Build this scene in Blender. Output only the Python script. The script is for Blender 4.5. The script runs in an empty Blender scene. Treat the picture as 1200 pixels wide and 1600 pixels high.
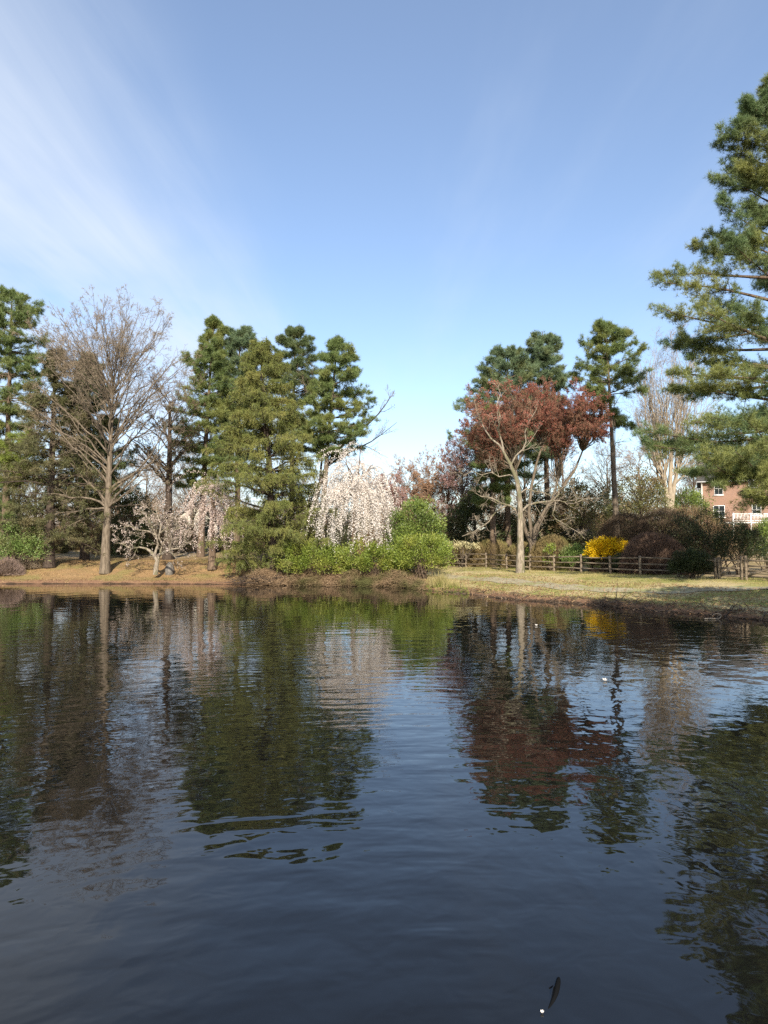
import bpy, math, random
import numpy as np

# ------------------------------------------------------------------ camera, sky, sun
SC = bpy.context.scene
EYE, F, HZ = 2.7, 1109.0, 850.0            # eye height over the water, focal length in photo pixels, horizon row
TH = math.atan((HZ - 800.0) / F)
cd = bpy.data.cameras.new('camera'); cam = bpy.data.objects.new('camera', cd)
SC.collection.objects.link(cam); SC.camera = cam
cam.location = (0, 0, EYE); cam.rotation_euler = (math.pi / 2 + TH, 0, 0)
cd.sensor_fit = 'VERTICAL'; cd.sensor_height = 36.0; cd.lens = 36.0 * F / 1600.0
cd.clip_start = 0.05; cd.clip_end = 5000

SUN_EL = math.radians(31.0)
SUN_AZ = -0.08                              # light travels along (SUN_AZ, 1) on the ground
SC.view_settings.view_transform = 'Standard'; SC.view_settings.look = 'None'
SC.view_settings.exposure = 0.85; SC.view_settings.gamma = 1.0
SC.cycles.use_denoising = False
SC.cycles.max_bounces = 6; SC.cycles.diffuse_bounces = 3; SC.cycles.glossy_bounces = 3
SC.cycles.transmission_bounces = 3; SC.cycles.transparent_max_bounces = 6

sd = bpy.data.lights.new('sun', 'SUN'); sun = bpy.data.objects.new('sun', sd)
SC.collection.objects.link(sun)
sd.energy = 5.0; sd.angle = math.radians(0.53); sd.color = (1.0, 0.91, 0.77)
from mathutils import Vector
Ldir = Vector((SUN_AZ, 1.0, -math.tan(SUN_EL) * math.hypot(1, SUN_AZ))).normalized()
sun.rotation_euler = Ldir.to_track_quat('-Z', 'Y').to_euler(); sun.location = (0, -30, 40)


def N(nt, typ, **kw):
    n = nt.nodes.new(typ)
    for k, v in kw.items():
        if k.startswith('i_'):
            n.inputs[k[2:].replace('_', ' ')].default_value = v
        else:
            setattr(n, k, v)
    return n


def math_node(nt, op, a, b=None, c=None, clamp=False):
    n = nt.nodes.new('ShaderNodeMath'); n.operation = op; n.use_clamp = clamp
    for i, x in enumerate((a, b, c)):
        if x is None: continue
        if isinstance(x, (int, float)): n.inputs[i].default_value = x
        else: nt.links.new(x, n.inputs[i])
    return n.outputs[0]


def sstep(nt, x, a, b, lo=0.0, hi=1.0):
    n = nt.nodes.new('ShaderNodeMapRange'); n.interpolation_type = 'SMOOTHSTEP'
    nt.links.new(x, n.inputs[0])
    for i, v in enumerate((a, b, lo, hi)): n.inputs[i + 1].default_value = v
    return n.outputs[0]


def mixc(nt, fac, a, b, blend='MIX'):
    n = nt.nodes.new('ShaderNodeMix'); n.data_type = 'RGBA'; n.blend_type = blend
    for s, x in ((n.inputs[0], fac), (n.inputs[6], a), (n.inputs[7], b)):
        if isinstance(x, (int, float)): s.default_value = x
        elif isinstance(x, tuple): s.default_value = (*x[:3], 1.0)
        else: nt.links.new(x, s)
    return n.outputs[2]


w = bpy.data.worlds.new('World'); SC.world = w; w.use_nodes = True
nt = w.node_tree; nt.nodes.clear()
sky = N(nt, 'ShaderNodeTexSky', sky_type='NISHITA', sun_disc=False)
sky.sun_elevation = SUN_EL; sky.sun_rotation = math.pi + math.atan(SUN_AZ)
sky.air_density = 1.0; sky.dust_density = 0.8; sky.ozone_density = 1.6; sky.altitude = 0
# thin cirrus on a layer high overhead: streaks along Y, dense to the west, thin to the east
tc = N(nt, 'ShaderNodeTexCoord'); sep = N(nt, 'ShaderNodeSeparateXYZ')
nt.links.new(tc.outputs['Generated'], sep.inputs[0])
zc = math_node(nt, 'MAXIMUM', sep.outputs[2], 0.03)
lx = math_node(nt, 'DIVIDE', sep.outputs[0], zc); ly = math_node(nt, 'DIVIDE', sep.outputs[1], zc)
comb = N(nt, 'ShaderNodeCombineXYZ'); nt.links.new(lx, comb.inputs[0]); nt.links.new(ly, comb.inputs[1])


def cirrus_noise(sx, sy, scale, detail, off, rough=0.6, dist=0.0):
    m = N(nt, 'ShaderNodeMapping'); nt.links.new(comb.outputs[0], m.inputs[0])
    m.inputs['Scale'].default_value = (sx, sy, 1); m.inputs['Location'].default_value = off
    n = N(nt, 'ShaderNodeTexNoise'); nt.links.new(m.outputs[0], n.inputs['Vector'])
    n.inputs['Scale'].default_value = scale; n.inputs['Detail'].default_value = detail
    n.inputs['Roughness'].default_value = rough; n.inputs['Distortion'].default_value = dist
    return n.outputs[0]


wob = cirrus_noise(1.2, 0.8, 1.0, 3, (4, 1, 0))
lxw = math_node(nt, 'ADD', lx, math_node(nt, 'MULTIPLY', math_node(nt, 'SUBTRACT', wob, 0.5), 0.34))
west = sstep(nt, lxw, -0.40, -0.95)
streak = sstep(nt, cirrus_noise(4.2, 0.42, 1.0, 6, (0.3, 2.1, 0), 0.62, 0.5), 0.16, 0.86)
soft = sstep(nt, cirrus_noise(1.0, 0.55, 1.3, 4, (7.3, 0.4, 0), 0.55), 0.22, 0.62)
band = sstep(nt, lxw, -0.30, -0.60)
edge = math_node(nt, 'MULTIPLY', band, streak)
cloud = math_node(nt, 'MULTIPLY', math_node(nt, 'ADD', math_node(nt, 'MULTIPLY', west, soft), math_node(nt, 'MULTIPLY', edge, 0.80)), 0.36, clamp=True)
# a few faint streaks everywhere else
faint = math_node(nt, 'MULTIPLY', sstep(nt, cirrus_noise(1.6, 0.35, 0.9, 5, (2.0, 8.0, 0)), 0.45, 0.85), 0.22)
cloud = math_node(nt, 'ADD', math_node(nt, 'ADD', cloud, faint), 0.10, clamp=True)
hsv = N(nt, 'ShaderNodeHueSaturation'); hsv.inputs['Saturation'].default_value = 1.03; nt.links.new(sky.outputs[0], hsv.inputs['Color'])
skyc = mixc(nt, 1.0, hsv.outputs[0], (1.0, 1.0, 1.03), 'MULTIPLY')
skym = mixc(nt, cloud, skyc, (3.9, 4.3, 4.9))
bg = N(nt, 'ShaderNodeBackground'); bg.inputs[1].default_value = 0.122
nt.links.new(skym, bg.inputs[0])
wo = N(nt, 'ShaderNodeOutputWorld'); nt.links.new(bg.outputs[0], wo.inputs[0])

# ------------------------------------------------------------------ helpers
rng = np.random.default_rng(11)
COL = SC.collection
UP = np.array([0, 0, 1.0])


def W(px, py, d):
    """A point of the place seen at photo pixel (px, py), d metres ahead."""
    u = (px - 600.0) / F; v = (800.0 - py) / F
    y = math.cos(TH) - v * math.sin(TH); z = math.sin(TH) + v * math.cos(TH); t = d / y
    return np.array([u * t, d, EYE + z * t])


def X(px, d): return (px - 600.0) / F * d
def Zat(py, d): return W(600, py, d)[2]
def nrm(v): return v / np.maximum(np.linalg.norm(v, axis=-1, keepdims=True), 1e-9)


class Geo:
    def __init__(s): s.V = []; s.T = []; s.Q = []; s.n = 0

    def add(s, V, T=None, Q=None):
        V = np.asarray(V, float).reshape(-1, 3)
        if T is not None and len(T): s.T.append(np.asarray(T, np.int64).reshape(-1, 3) + s.n)
        if Q is not None and len(Q): s.Q.append(np.asarray(Q, np.int64).reshape(-1, 4) + s.n)
        s.V.append(V); s.n += len(V); return s

    def mesh(s, name, smooth=False):
        V = np.concatenate(s.V).astype(np.float32)
        T = np.concatenate(s.T) if s.T else np.zeros((0, 3), np.int64)
        Q = np.concatenate(s.Q) if s.Q else np.zeros((0, 4), np.int64)
        me = bpy.data.meshes.new(name); me.vertices.add(len(V)); me.vertices.foreach_set('co', V.ravel())
        lp = np.concatenate([T.ravel(), Q.ravel()]).astype(np.int32)
        me.loops.add(len(lp)); me.loops.foreach_set('vertex_index', lp)
        tot = np.concatenate([np.full(len(T), 3), np.full(len(Q), 4)]).astype(np.int32)
        st = np.concatenate([[0], np.cumsum(tot)[:-1]]).astype(np.int32)
        me.polygons.add(len(tot)); me.polygons.foreach_set('loop_start', st)
        if smooth: me.polygons.foreach_set('use_smooth', np.ones(len(tot), bool))
        me.update(calc_edges=True); return me


def part(name, geo, mat, parent=None, smooth=False, label=None):
    me = geo.mesh(name, smooth); me.materials.append(mat)
    o = bpy.data.objects.new(name, me); COL.objects.link(o)
    if parent is not None: o.parent = parent
    if label: o['label'] = label
    return o


def thing(name, label, cat, loc=(0, 0, 0), rz=0.0, group=None):
    o = bpy.data.objects.new(name, None); COL.objects.link(o)
    o.empty_display_size = 0.3
    o.location = tuple(float(c) for c in loc); o.rotation_euler = (0, 0, rz)
    o['label'] = label; o['category'] = cat
    if group: o['group'] = group
    return o


def tag(o, label, cat, group=None):
    o['label'] = label; o['category'] = cat
    if group: o['group'] = group
    return o


def kids(o): return [c for c in bpy.data.objects if c.parent == o]


def dup(o, loc, rz=0.0, sc=1.0, label=None, group=None):
    r = o.copy(); COL.objects.link(r); r.location = tuple(float(c) for c in loc); r.rotation_euler = (0, 0, rz)
    r.scale = (sc, sc, sc) if isinstance(sc, (int, float)) else sc
    if label: r['label'] = label
    if group: r['group'] = group
    for c in kids(o):
        k = c.copy(); COL.objects.link(k); k.parent = r
    return r


def box(g, lo, hi):
    x0, y0, z0 = lo; x1, y1, z1 = hi
    g.add([(x0, y0, z0), (x1, y0, z0), (x1, y1, z0), (x0, y1, z0), (x0, y0, z1), (x1, y0, z1), (x1, y1, z1), (x0, y1, z1)],
          Q=[(0, 3, 2, 1), (4, 5, 6, 7), (0, 1, 5, 4), (1, 2, 6, 5), (2, 3, 7, 6), (3, 0, 4, 7)])
    return g


def bar(g, a, b, wd, ht, jit=0.0):
    """A rough timber from a to b with a rectangular section."""
    a = np.asarray(a, float); b = np.asarray(b, float); t = nrm(b - a)
    ref = UP if abs(t[2]) < 0.9 else np.array([0, 1.0, 0])
    s = nrm(np.cross(t, ref)); u = np.cross(s, t)
    n = 5; V = []
    for k in range(n):
        c = a + (b - a) * k / (n - 1) + rng.normal(0, jit, 3)
        for sx, sz in ((-1, -1), (1, -1), (1, 1), (-1, 1)):
            V.append(c + s * sx * wd / 2 * (1 + rng.normal(0, jit * 2)) + u * sz * ht / 2 * (1 + rng.normal(0, jit * 2)))
    Q = []
    for k in range(n - 1):
        for j in range(4): Q.append((k * 4 + j, k * 4 + (j + 1) % 4, k * 4 + 4 + (j + 1) % 4, k * 4 + 4 + j))
    Q += [(3, 2, 1, 0), (n * 4 - 4, n * 4 - 3, n * 4 - 2, n * 4 - 1)]
    g.add(V, Q=Q); return g


def tubes(g, P, R, sides=4):
    P = np.asarray(P, float); R = np.asarray(R, float)
    if P.ndim == 2: P = P[None]; R = R[None]
    if len(P) == 0: return g
    n, m, _ = P.shape
    T = np.gradient(P, axis=1); T = nrm(T)
    mean = np.abs(T.mean(axis=1)); ref = np.eye(3)[np.argmin(mean, axis=1)][:, None, :]
    U = nrm(np.cross(T, np.broadcast_to(ref, T.shape))); V2 = np.cross(T, U)
    a = np.arange(sides) * 2 * np.pi / sides
    ring = P[:, :, None] + R[:, :, None, None] * (np.cos(a)[:, None] * U[:, :, None] + np.sin(a)[:, None] * V2[:, :, None])
    idx = np.arange(n * m * sides).reshape(n, m, sides)
    q = np.stack([idx[:, :-1], np.roll(idx, -1, 2)[:, :-1], np.roll(idx, -1, 2)[:, 1:], idx[:, 1:]], -1)
    g.add(ring, Q=q); return g


def grow(S, D, L, n, wig, trop=(0, 0, 0), trop_end=None):
    S = np.asarray(S, float); k0 = len(S); P = np.empty((k0, n + 1, 3)); P[:, 0] = S; d = nrm(D)
    trop = np.asarray(trop, float); te = trop if trop_end is None else np.asarray(trop_end, float)
    for k in range(n):
        f = k / max(n - 1, 1)
        d = nrm(d + rng.normal(0, wig, (k0, 3)) + trop * (1 - f) + te * f)
        P[:, k + 1] = P[:, k] + d * (L / n)[:, None]
    return P


def at(P, t):
    """Points, tangents on polylines P (N,n,3) at t (N,m)."""
    n = P.shape[1]; f = np.clip(t, 0, 0.9999) * (n - 1); i = f.astype(int); a = (f - i)[..., None]
    r = np.arange(len(P))[:, None]
    A = P[r, i]; B = P[r, i + 1]
    return A * (1 - a) + B * a, nrm(B - A)


def spawn(P, R, m, t0, t1, ang, sd=8, flat=1.0, bias=(0, 0, 0)):
    """m children on every branch: start, direction, t, radius there, parent index."""
    k = len(P); t = rng.uniform(t0, t1, (k, m)); pos, tan = at(P, t)
    r = rng.normal(0, 1, (k, m, 3)); r[..., 2] *= flat; r += np.asarray(bias)
    perp = nrm(r - (r * tan).sum(-1, keepdims=True) * tan)
    a = np.radians(rng.normal(ang, sd, (k, m)))[..., None]
    d = np.cos(a) * tan + np.sin(a) * perp
    n = R.shape[1]; f = np.clip(t, 0, .9999) * (n - 1); i = f.astype(int); rr = np.arange(k)[:, None]
    rad = R[rr, i] * (1 - (f - i)) + R[rr, i + 1] * (f - i)
    return pos.reshape(-1, 3), d.reshape(-1, 3), t.ravel(), rad.ravel(), np.repeat(np.arange(k), m)


def taper(r0, r1, n):
    return np.asarray(r0)[:, None] * (1 - np.linspace(0, 1, n)) + np.asarray(r1)[:, None] * np.linspace(0, 1, n)


def blades(g, C, D, L, wd, bend=0.0):
    """Thin triangles from C along D."""
    C = np.asarray(C); k = len(C); D = nrm(D)
    s = nrm(np.cross(D, rng.normal(0, 1, (k, 3)))) * (np.broadcast_to(wd, (k,))[:, None] / 2)
    V = np.stack([C - s, C + s, C + D * np.broadcast_to(L, (k,))[:, None]], 1)
    g.add(V, T=np.arange(k * 3).reshape(k, 3)); return g


def leaves(g, C, D, L, wd):
    """Leaf-shaped quads from C along D, lying at random roll."""
    C = np.asarray(C); k = len(C); D = nrm(D); L = np.broadcast_to(L, (k,))[:, None]; wd = np.broadcast_to(wd, (k,))[:, None]
    s = nrm(np.cross(D, rng.normal(0, 1, (k, 3)) + 0.001)) * wd / 2
    mid = C + D * L * 0.5
    V = np.stack([C, mid + s, C + D * L, mid - s], 1)
    g.add(V, Q=np.arange(k * 4).reshape(k, 4)); return g


def tufts(g, C, D, n, L, wd, along=0.7, rnd=0.6, up=0.25):
    C = np.repeat(C, n, 0); D = np.repeat(D, n, 0)
    d = nrm(D * along + rng.normal(0, rnd, C.shape) + UP * up)
    return blades(g, C, d, L * rng.uniform(.7, 1.2, len(C)), wd * rng.uniform(.7, 1.3, len(C)))


# ------------------------------------------------------------------ materials
def new_mat(name):
    m = bpy.data.materials.new(name); m.use_nodes = True; m.node_tree.nodes.clear()
    return m, m.node_tree


def ocoord(nt, scale=(1, 1, 1)):
    tc = N(nt, 'ShaderNodeTexCoord'); m = N(nt, 'ShaderNodeMapping'); m.inputs['Scale'].default_value = scale
    nt.links.new(tc.outputs['Object'], m.inputs[0]); return m.outputs[0]


def noise(nt, vec, scale, detail=3, rough=.55, dist=0.0):
    n = N(nt, 'ShaderNodeTexNoise'); nt.links.new(vec, n.inputs['Vector'])
    n.inputs['Scale'].default_value = scale; n.inputs['Detail'].default_value = detail
    n.inputs['Roughness'].default_value = rough; n.inputs['Distortion'].default_value = dist
    return n.outputs[0]


def leaf_mat(name, c1, c2, c3=None, trans=0.3, gloss=0.06, clump=0.5):
    """Leaves: each leaf its own tint between c1 and c2, whole clumps drifting towards c3."""
    m, nt = new_mat(name)
    geo = N(nt, 'ShaderNodeNewGeometry')
    col = mixc(nt, geo.outputs['Random Per Island'], c1, c2)
    if c3 is not None:
        nz = noise(nt, ocoord(nt), clump, 2)
        col = mixc(nt, sstep(nt, nz, .42, .68), col, c3)
    df = N(nt, 'ShaderNodeBsdfDiffuse'); nt.links.new(col, df.inputs[0])
    tr = N(nt, 'ShaderNodeBsdfTranslucent'); nt.links.new(col, tr.inputs[0])
    mx = N(nt, 'ShaderNodeMixShader'); mx.inputs[0].default_value = trans
    nt.links.new(df.outputs[0], mx.inputs[1]); nt.links.new(tr.outputs[0], mx.inputs[2])
    out = mx.outputs[0]
    if gloss:
        gl = N(nt, 'ShaderNodeBsdfGlossy'); gl.inputs['Roughness'].default_value = .5
        gl.inputs[0].default_value = (.8, .8, .8, 1)
        m2 = N(nt, 'ShaderNodeMixShader'); m2.inputs[0].default_value = gloss
        nt.links.new(out, m2.inputs[1]); nt.links.new(gl.outputs[0], m2.inputs[2]); out = m2.outputs[0]
    o = N(nt, 'ShaderNodeOutputMaterial'); nt.links.new(out, o.inputs[0]); return m


def rough_mat(name, c1, c2, scale=(1, 1, 1), ns=3.0, rough=.9, bump=0.0, detail=5, c3=None):
    m, nt = new_mat(name); v = ocoord(nt, scale)
    nz = noise(nt, v, ns, detail, .6)
    col = mixc(nt, sstep(nt, nz, .32, .68), c1, c2)
    if c3 is not None:
        col = mixc(nt, sstep(nt, noise(nt, v, ns * .3, 2), .5, .62), col, c3)
    p = N(nt, 'ShaderNodeBsdfPrincipled'); nt.links.new(col, p.inputs['Base Color'])
    p.inputs['Roughness'].default_value = rough; p.inputs['Specular IOR Level'].default_value = .25
    if bump:
        b = N(nt, 'ShaderNodeBump'); b.inputs['Strength'].default_value = 1; b.inputs['Distance'].default_value = bump
        nt.links.new(nz, b.inputs['Height']); nt.links.new(b.outputs[0], p.inputs['Normal'])
    o = N(nt, 'ShaderNodeOutputMaterial'); nt.links.new(p.outputs[0], o.inputs[0]); return m


BARK = dict(scale=(4, 4, .8), ns=2.4, bump=.05)
M = {}
M['bark_grey'] = rough_mat('bark_grey', (.085, .066, .046), (.185, .148, .108), **BARK)
M['bark_brown'] = rough_mat('bark_brown', (.075, .052, .036), (.16, .115, .08), **BARK)
M['bark_dark'] = rough_mat('bark_dark', (.035, .026, .020), (.085, .062, .047), **BARK)
M['bark_pale'] = rough_mat('bark_pale', (.14, .115, .085), (.30, .255, .195), c3=(.13, .12, .07), scale=(4, 4, 1.2), ns=2.6, bump=.05)
M['bark_plane'] = rough_mat('bark_plane', (.22, .18, .13), (.36, .30, .22), **BARK)
M['twig_grey'] = leaf_mat('twig_grey', (.165, .13, .092), (.31, .25, .18), trans=0, gloss=0)
M['twig_brown'] = leaf_mat('twig_brown', (.11, .075, .05), (.23, .165, .11), trans=0, gloss=0)
M['twig_tan'] = leaf_mat('twig_tan', (.25, .17, .11), (.42, .30, .20), trans=0, gloss=0)
M['twig_pale'] = leaf_mat('twig_pale', (.19, .155, .115), (.33, .275, .21), trans=0, gloss=0)
M['twig_olive'] = leaf_mat('twig_olive', (.10, .085, .035), (.20, .16, .07), trans=0, gloss=0)
M['pine_needle'] = leaf_mat('pine_needle', (.10, .155, .050), (.195, .245, .080), (.22, .24, .070), clump=.45, gloss=.03)
M['pine_near'] = leaf_mat('pine_near', (.080, .140, .058), (.165, .225, .088), (.24, .255, .074), clump=.28, gloss=.03)
M['pine_blue'] = leaf_mat('pine_blue', (.095, .155, .085), (.18, .24, .12), (.195, .22, .085), clump=.5, gloss=.03)
M['pine_dark'] = leaf_mat('pine_dark', (.070, .11, .045), (.145, .185, .070), (.165, .175, .065), clump=.5, gloss=.03)
M['pine_lime'] = leaf_mat('pine_lime', (.17, .23, .045), (.29, .33, .08), trans=.35, gloss=.02)
M['deodar'] = leaf_mat('deodar', (.135, .170, .048), (.25, .27, .077), (.285, .28, .08), clump=.7, gloss=.02)
M['hemlock'] = leaf_mat('hemlock', (.085, .095, .040), (.17, .165, .072), (.18, .155, .075), clump=.6, gloss=.02)
M['rhodo'] = leaf_mat('rhodo', (.10, .15, .022), (.235, .29, .05), (.26, .28, .05), clump=.8, gloss=.03)
M['holly'] = leaf_mat('holly', (.10, .16, .030), (.25, .31, .065), (.09, .13, .032), clump=.9, gloss=.04)
M['bush_green'] = leaf_mat('bush_green', (.12, .19, .045), (.22, .31, .085), (.18, .19, .07), clump=.9, gloss=.03)
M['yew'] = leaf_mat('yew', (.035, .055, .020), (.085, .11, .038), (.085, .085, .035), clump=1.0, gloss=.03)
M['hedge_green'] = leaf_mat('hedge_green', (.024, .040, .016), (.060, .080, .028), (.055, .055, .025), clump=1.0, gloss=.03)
M['magnolia'] = leaf_mat('magnolia', (.075, .085, .027), (.20, .20, .065), (.19, .125, .06), clump=.8, gloss=.05)
M['blossom'] = leaf_mat('blossom', (.66, .60, .54), (.86, .81, .755), trans=.35, gloss=0)
M['blossom_pink'] = leaf_mat('blossom_pink', (.64, .50, .45), (.86, .76, .69), trans=.4, gloss=0)
M['bud_pink'] = leaf_mat('bud_pink', (.30, .17, .17), (.50, .33, .32), trans=.3, gloss=0)
M['twig_rose'] = leaf_mat('twig_rose', (.19, .135, .11), (.34, .255, .215), trans=.1, gloss=0)
M['bud_tan'] = leaf_mat('bud_tan', (.30, .18, .11), (.48, .30, .20), trans=.3, gloss=0)
M['bud_red'] = leaf_mat('bud_red', (.22, .070, .053), (.36, .135, .10), (.27, .15, .10), trans=.3, gloss=0, clump=.8)
M['forsythia'] = leaf_mat('forsythia', (.70, .44, .012), (.88, .64, .03), trans=.35, gloss=0)
M['cream_flower'] = leaf_mat('cream_flower', (.42, .38, .20), (.60, .55, .33), trans=.3, gloss=0)
M['lime_leaf'] = leaf_mat('lime_leaf', (.19, .27, .035), (.32, .38, .06), trans=.4)
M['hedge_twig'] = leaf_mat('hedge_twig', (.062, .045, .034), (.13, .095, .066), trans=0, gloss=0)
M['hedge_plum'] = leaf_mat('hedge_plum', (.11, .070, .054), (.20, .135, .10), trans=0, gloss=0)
M['hedge_warm'] = leaf_mat('hedge_warm', (.18, .135, .065), (.33, .25, .12), (.17, .175, .055), trans=.1, gloss=0)
M['bramble'] = leaf_mat('bramble', (.13, .085, .05), (.30, .21, .13), (.10, .10, .04), trans=0, gloss=0, clump=.5)
M['grass'] = leaf_mat('grass', (.30, .26, .105), (.44, .37, .18), (.17, .20, .045), trans=.3, gloss=0, clump=.55)
M['grass_green'] = leaf_mat('grass_green', (.16, .24, .04), (.30, .36, .08), trans=.35, gloss=0)
M['straw'] = leaf_mat('straw', (.24, .155, .07), (.40, .28, .14), (.22, .20, .07), trans=.2, gloss=0, clump=.4)
M['fence_wood'] = rough_mat('fence_wood', (.105, .082, .058), (.24, .19, .135), scale=(1, 1, 4), ns=3, bump=.008)
M['log'] = rough_mat('log', (.26, .20, .14), (.44, .36, .27), ns=6, bump=.01)
M['stone'] = rough_mat('stone', (.10, .092, .08), (.21, .19, .165), ns=3, bump=.04)
M['white_paint'] = rough_mat('white_paint', (.70, .69, .66), (.80, .79, .76), ns=6, rough=.5)
M['roof'] = rough_mat('roof', (.06, .057, .055), (.13, .12, .115), scale=(1, 4, 4), ns=5, bump=.01)
M['dark_timber'] = rough_mat('dark_timber', (.018, .016, .015), (.045, .04, .036), scale=(6, 6, 1), ns=4)
M['siding'] = rough_mat('siding', (.46, .43, .36), (.56, .53, .45), scale=(.3, .3, 8), ns=3, rough=.7)
M['path'] = rough_mat('path', (.25, .22, .14), (.34, .30, .20), ns=2.0, bump=.004, c3=(.25, .245, .11))
M['fish'] = leaf_mat('fish', (.004, .004, .004), (.008, .008, .008), trans=0, gloss=.01)
M['petal'] = leaf_mat('petal', (.85, .80, .70), (.9, .85, .78), trans=.2, gloss=.05)


def glass_mat():
    m, nt = new_mat('window_glass'); p = N(nt, 'ShaderNodeBsdfPrincipled')
    p.inputs['Base Color'].default_value = (.02, .025, .03, 1); p.inputs['Roughness'].default_value = .06
    o = N(nt, 'ShaderNodeOutputMaterial'); nt.links.new(p.outputs[0], o.inputs[0]); return m


M['glass'] = glass_mat()


def brick_mat():
    m, nt = new_mat('red_brick'); tc = N(nt, 'ShaderNodeTexCoord'); sp = N(nt, 'ShaderNodeSeparateXYZ')
    nt.links.new(tc.outputs['Object'], sp.inputs[0])
    cb = N(nt, 'ShaderNodeCombineXYZ')
    nt.links.new(math_node(nt, 'ADD', sp.outputs[0], sp.outputs[1]), cb.inputs[0]); nt.links.new(sp.outputs[2], cb.inputs[1])
    b = N(nt, 'ShaderNodeTexBrick'); nt.links.new(cb.outputs[0], b.inputs['Vector'])
    b.inputs['Color1'].default_value = (.21, .098, .058, 1); b.inputs['Color2'].default_value = (.145, .062, .040, 1)
    b.inputs['Mortar'].default_value = (.38, .30, .24, 1); b.inputs['Scale'].default_value = 1.0
    b.inputs['Brick Width'].default_value = .22; b.inputs['Row Height'].default_value = .075; b.inputs['Mortar Size'].default_value = .010
    col = mixc(nt, sstep(nt, noise(nt, tc.outputs['Object'], .7, 4), .3, .7, 0, .45), b.outputs[0], (.25, .145, .092))
    p = N(nt, 'ShaderNodeBsdfPrincipled'); nt.links.new(col, p.inputs['Base Color']); p.inputs['Roughness'].default_value = .9
    o = N(nt, 'ShaderNodeOutputMaterial'); nt.links.new(p.outputs[0], o.inputs[0]); return m


M['brick'] = brick_mat()


def ground_mat():
    m, nt = new_mat('ground'); v = ocoord(nt)
    a = N(nt, 'ShaderNodeAttribute', attribute_name='shore'); s = a.outputs['Fac']
    b = N(nt, 'ShaderNodeAttribute', attribute_name='east'); e = b.outputs['Fac']
    n1 = noise(nt, v, .35, 4); n2 = noise(nt, v, 1.6, 5, .65); n3 = noise(nt, v, 9, 4, .7)
    lawn = mixc(nt, sstep(nt, n1, .40, .60), (.46, .38, .20), (.27, .27, .08))
    lawn = mixc(nt, sstep(nt, n2, .50, .70), lawn, (.32, .24, .12))
    duff = mixc(nt, sstep(nt, n2, .35, .65), (.32, .20, .095), (.25, .165, .08))
    duff = mixc(nt, sstep(nt, n1, .52, .66), duff, (.23, .19, .07))
    col = mixc(nt, e, duff, lawn)
    far = sstep(nt, s, 9, 16)
    wood = mixc(nt, sstep(nt, n1, .40, .60), (.40, .30, .18), (.22, .17, .08))
    col = mixc(nt, far, col, wood)
    sn = math_node(nt, 'ADD', s, math_node(nt, 'MULTIPLY', math_node(nt, 'SUBTRACT', n2, .5), 1.8))
    soil = mixc(nt, n3, (.13, .070, .042), (.25, .145, .088))
    col = mixc(nt, sstep(nt, sn, .75, .15), col, soil)
    col = mixc(nt, sstep(nt, s, .16, .02), col, (.035, .024, .016))     # wet rim at the waterline
    col = mixc(nt, math_node(nt, 'MULTIPLY', n3, .5), col, mixc(nt, .6, col, (.12, .08, .05)))
    p = N(nt, 'ShaderNodeBsdfPrincipled'); nt.links.new(col, p.inputs['Base Color']); p.inputs['Roughness'].default_value = .95
    p.inputs['Specular IOR Level'].default_value = .15
    bp = N(nt, 'ShaderNodeBump'); bp.inputs['Distance'].default_value = .08; bp.inputs['Strength'].default_value = .9
    nt.links.new(math_node(nt, 'ADD', n2, math_node(nt, 'MULTIPLY', n3, .6)), bp.inputs['Height']); nt.links.new(bp.outputs[0], p.inputs['Normal'])
    o = N(nt, 'ShaderNodeOutputMaterial'); nt.links.new(p.outputs[0], o.inputs[0]); return m


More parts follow.
